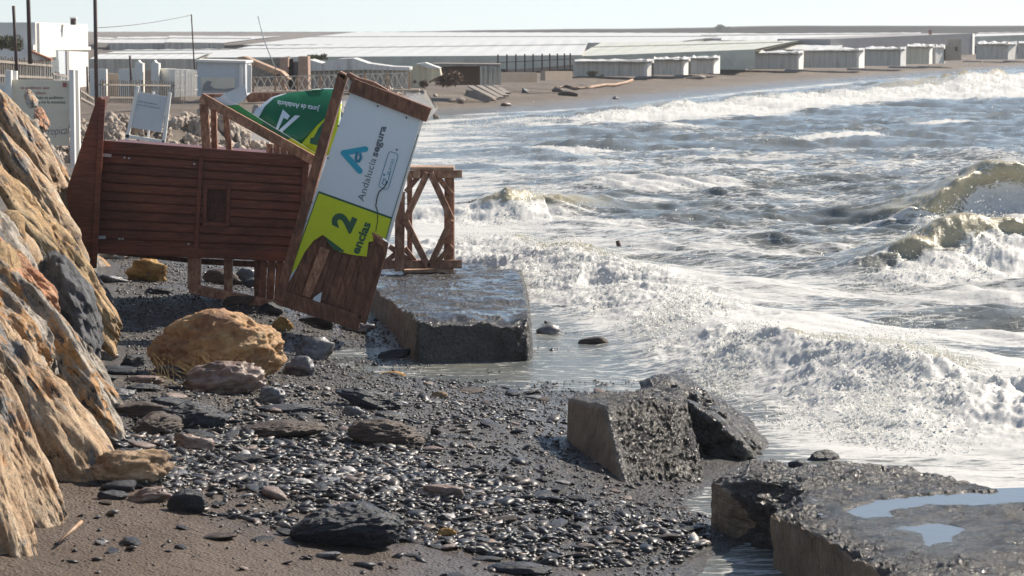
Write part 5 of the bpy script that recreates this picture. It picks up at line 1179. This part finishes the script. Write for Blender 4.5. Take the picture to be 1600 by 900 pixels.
# rubble slope under the terrace
rb = [rockmesh('rubble_rock', (1, .8, .7), 5000 + i, M['rubble'], sub=4, rough=.25, rnd=.0, cav=.3, ridge=.3) for i in range(8)]
r6 = np.random.default_rng(9); n = 0; seg = UP[8:15]; Ls = np.hypot(*(seg[1:] - seg[:-1]).T); cum = np.concatenate([[0], np.cumsum(Ls)])
while n < 260:
    t_ = r6.uniform(0, cum[-1]) if n % 3 else r6.uniform(cum[2] * .9, cum[3]); k = min(np.searchsorted(cum, t_) - 1, len(Ls) - 1); k = max(k, 0); f = (t_ - cum[k]) / Ls[k]
    a, b = seg[k], seg[k + 1]; p = a + (b - a) * f; nrm = np.array([(b - a)[1], -(b - a)[0]]); nrm = nrm / np.linalg.norm(nrm)
    off = r6.uniform(-.6, 1.6); x, y = p - nrm * off; z = GZ(x, y); sc = r6.uniform(.3, .85)
    o = D.objects.new('rubble_rock', rb[n % 8]); COL.objects.link(o); o.location = (x, y, z + sc * .1); o.scale = (sc,) * 3; o.rotation_euler = tuple(r6.uniform(0, 6, 3))
    setp(o, 'pale broken rock of the rubble slope beneath the terrace', 'rock', 'rubble rocks beneath the terrace'); n += 1
# litter on the far beach
for i, (cx, by, wd, ht, mt, lab) in enumerate([(722, 162, 16, 11, 'rubble', 'grey block beside the driftwood planks'), (706, 160, 14, 7, 'rubble', 'flat stone left of the grey block'), (790, 166, 20, 7, 'stone_pink', 'pinkish stone at the right end of the driftwood'),
        (768, 158, 18, 7, 'rubble', 'stone beneath the end of the driftwood planks'), (820, 145, 15, 8, 'slate', 'dark round drum shaped rock on the far beach'), (888, 150, 34, 9, 'slate_brown', 'brown heap at the end of the rope on the far beach'), (870, 144, 20, 7, 'slate_brown', 'little brown heap left of the rope'),
        (962, 155, 14, 5, 'slate', 'small dark stone near the far waterline'), (1088, 124, 32, 7, 'wood_grey', 'grey beached timber box below the second shed'), (975, 116, 12, 5, 'grey_board', 'pale blue crumpled sheet before the longest shed'), (664, 160, 12, 8, 'rubble', 'pale rock at the foot of the terrace'), (680, 152, 10, 6, 'rubble', 'smaller rock at the foot of the terrace')]):
    x, y, z = G(cx, by); W = wd / F * y; H = ht / F * y
    placerock('beach_stone', lab, 'stone', (x, y, z + H * .35), (W, W * .8, H * 1.2), (0, 0, random.uniform(0, 3)), 7000 + i, mt, None, sub=3, rough=.1, rnd=.1)
E = empty('driftwood_pile', G(765, 155), 'pile of grey driftwood planks on the far beach', 'driftwood')
for a, b in (((735, 146), (775, 158)), ((745, 143), (783, 156)), ((755, 141), (790, 153)), ((728, 157), (765, 160)), ((765, 139), (793, 149))):
    g1, g2 = G(*a), G(*b); m = MB(); m.bar((g1[0], g1[1], g1[2] + .35), (g2[0], g2[1], g2[2] + .1), .3, .08); m.build('plank', M['wood_grey'], E)
pts = [G(x, y) for x, y in ((868, 140), (885, 137), (900, 141), (925, 138), (945, 135), (960, 135), (978, 131), (988, 127))]; m = MB(); m.tube([(x, y, z + .08) for x, y, z in pts], .09, 6); setp(m.build('rope', M['wood_pale'], smooth=True), 'long pale rope winding across the far beach', 'rope')
# bushes
def bush(name, label, px, py, wpx, hpx, d, mat, n=2600, cat='bush'):
    c = np.array(P(px, py, d)); W = wpx / F * d / 2; H = hpx / F * d; r = np.random.default_rng(int(px)); ncl = 14
    cl = r.normal(0, .4, (ncl, 3)) * [W, W, H * .4] + [0, 0, H * .5]; cs_ = r.uniform(.2, .45, ncl) * W; k = r.integers(0, ncl, n)
    u = r.normal(size=(n, 3)); u /= np.linalg.norm(u, axis=1)[:, None]; p = cl[k] + u * cs_[k][:, None] * [1, 1, H / W * .7] * r.uniform(.7, 1.15, (n, 1)); p[:, 2] = np.maximum(p[:, 2], 0); p += c
    a = r.normal(size=(n, 3)); b = r.normal(size=(n, 3)); s_ = W * .07; V = np.stack([p, p + a * s_, p + b * s_], 1).reshape(-1, 3)
    me = mkmesh(name, V, np.arange(n * 3).reshape(-1, 3), M[mat]); return setp(put(name, me, None, tuple(c)), label, cat)
bush('bush', 'brown dry bush before the dark shelter', 705, 133, 60, 20, 112, 'bush_brown'); bush('bush', 'olive bush rising behind the left fence beside the house', 8, 82, 60, 26, 90, 'bush'); bush('bush', 'small green bush before the longest shed', 928, 120, 24, 9, 150, 'bush')
bush('tree', 'lone round tree on the ridge skyline', 1128, 52, 26, 14, 880, 'bush', cat='tree'); bush('bush', 'tiny green bush before the sagging shed', 1287, 104, 16, 5, 205, 'bush'); bush('bush', 'straw coloured bush on the ruined hut', 492, 93, 30, 8, 110, 'bush')
bush('bush', 'dark bush at the end of the cross fence', 662, 137, 22, 12, 106, 'bush_brown')
# dry grass in front of the golden boulder
r7 = np.random.default_rng(77); m = MB(); g = G(345, 606)
for k in range(110):
    x = g[0] + r7.normal(0, .22); y = g[1] + r7.normal(0, .08) - .05; z = GZ(x, y); h = r7.uniform(.1, .34); a = r7.normal(0, .12); pts = [(x, y, z), (x + a * .5, y + r7.normal(0, .03), z + h * .6), (x + a * 1.4, y + r7.normal(0, .05), z + h)]
    m.tube(pts, [.0022, .0016, .0008], 3)
setp(m.build('dry_grass', M['straw']), 'dry straw coloured grass growing before the golden boulder', 'grass', kind='stuff')
# floating stick, white stick, pool details
m = MB(); m.tube([P(965, 376, 38), P(968, 388, 38), P(973, 408, 38)], [.03, .04, .03], 6); setp(m.build('floating_stick', M['iron'], smooth=True), 'short dark stick poking out of the foam', 'stick')
a = G(92, 852); b = G(128, 838); m = MB(); m.tube([(a[0], a[1], a[2] + .02), (b[0], b[1], b[2] + .09)], [.008, .012], 6); setp(m.build('white_stick', M['wood_pale'], smooth=True), 'short pale stick leaning on the sand beside the armour rocks', 'stick')
# haze
me = D.meshes.new('haze'); bm = bmesh.new(); bmesh.ops.create_cube(bm, size=1); bmesh.ops.scale(bm, vec=(4200, 1900, 32), verts=bm.verts); bmesh.ops.translate(bm, vec=(0, 750, 12), verts=bm.verts); bm.to_mesh(me); bm.free()
hm = D.materials.new('haze'); hm.use_nodes = True; t = hm.node_tree; t.nodes.remove(t.nodes['Principled BSDF']); pv = t.nodes.new('ShaderNodeVolumePrincipled'); pv.inputs['Color'].default_value = (.92, .95, 1, 1); pv.inputs['Density'].default_value = .0003; pv.inputs['Anisotropy'].default_value = .3
t.links.new(pv.outputs[0], t.nodes['Material Output'].inputs['Volume']); me.materials.append(hm); o = D.objects.new('haze', me); COL.objects.link(o); o['kind'] = 'stuff'
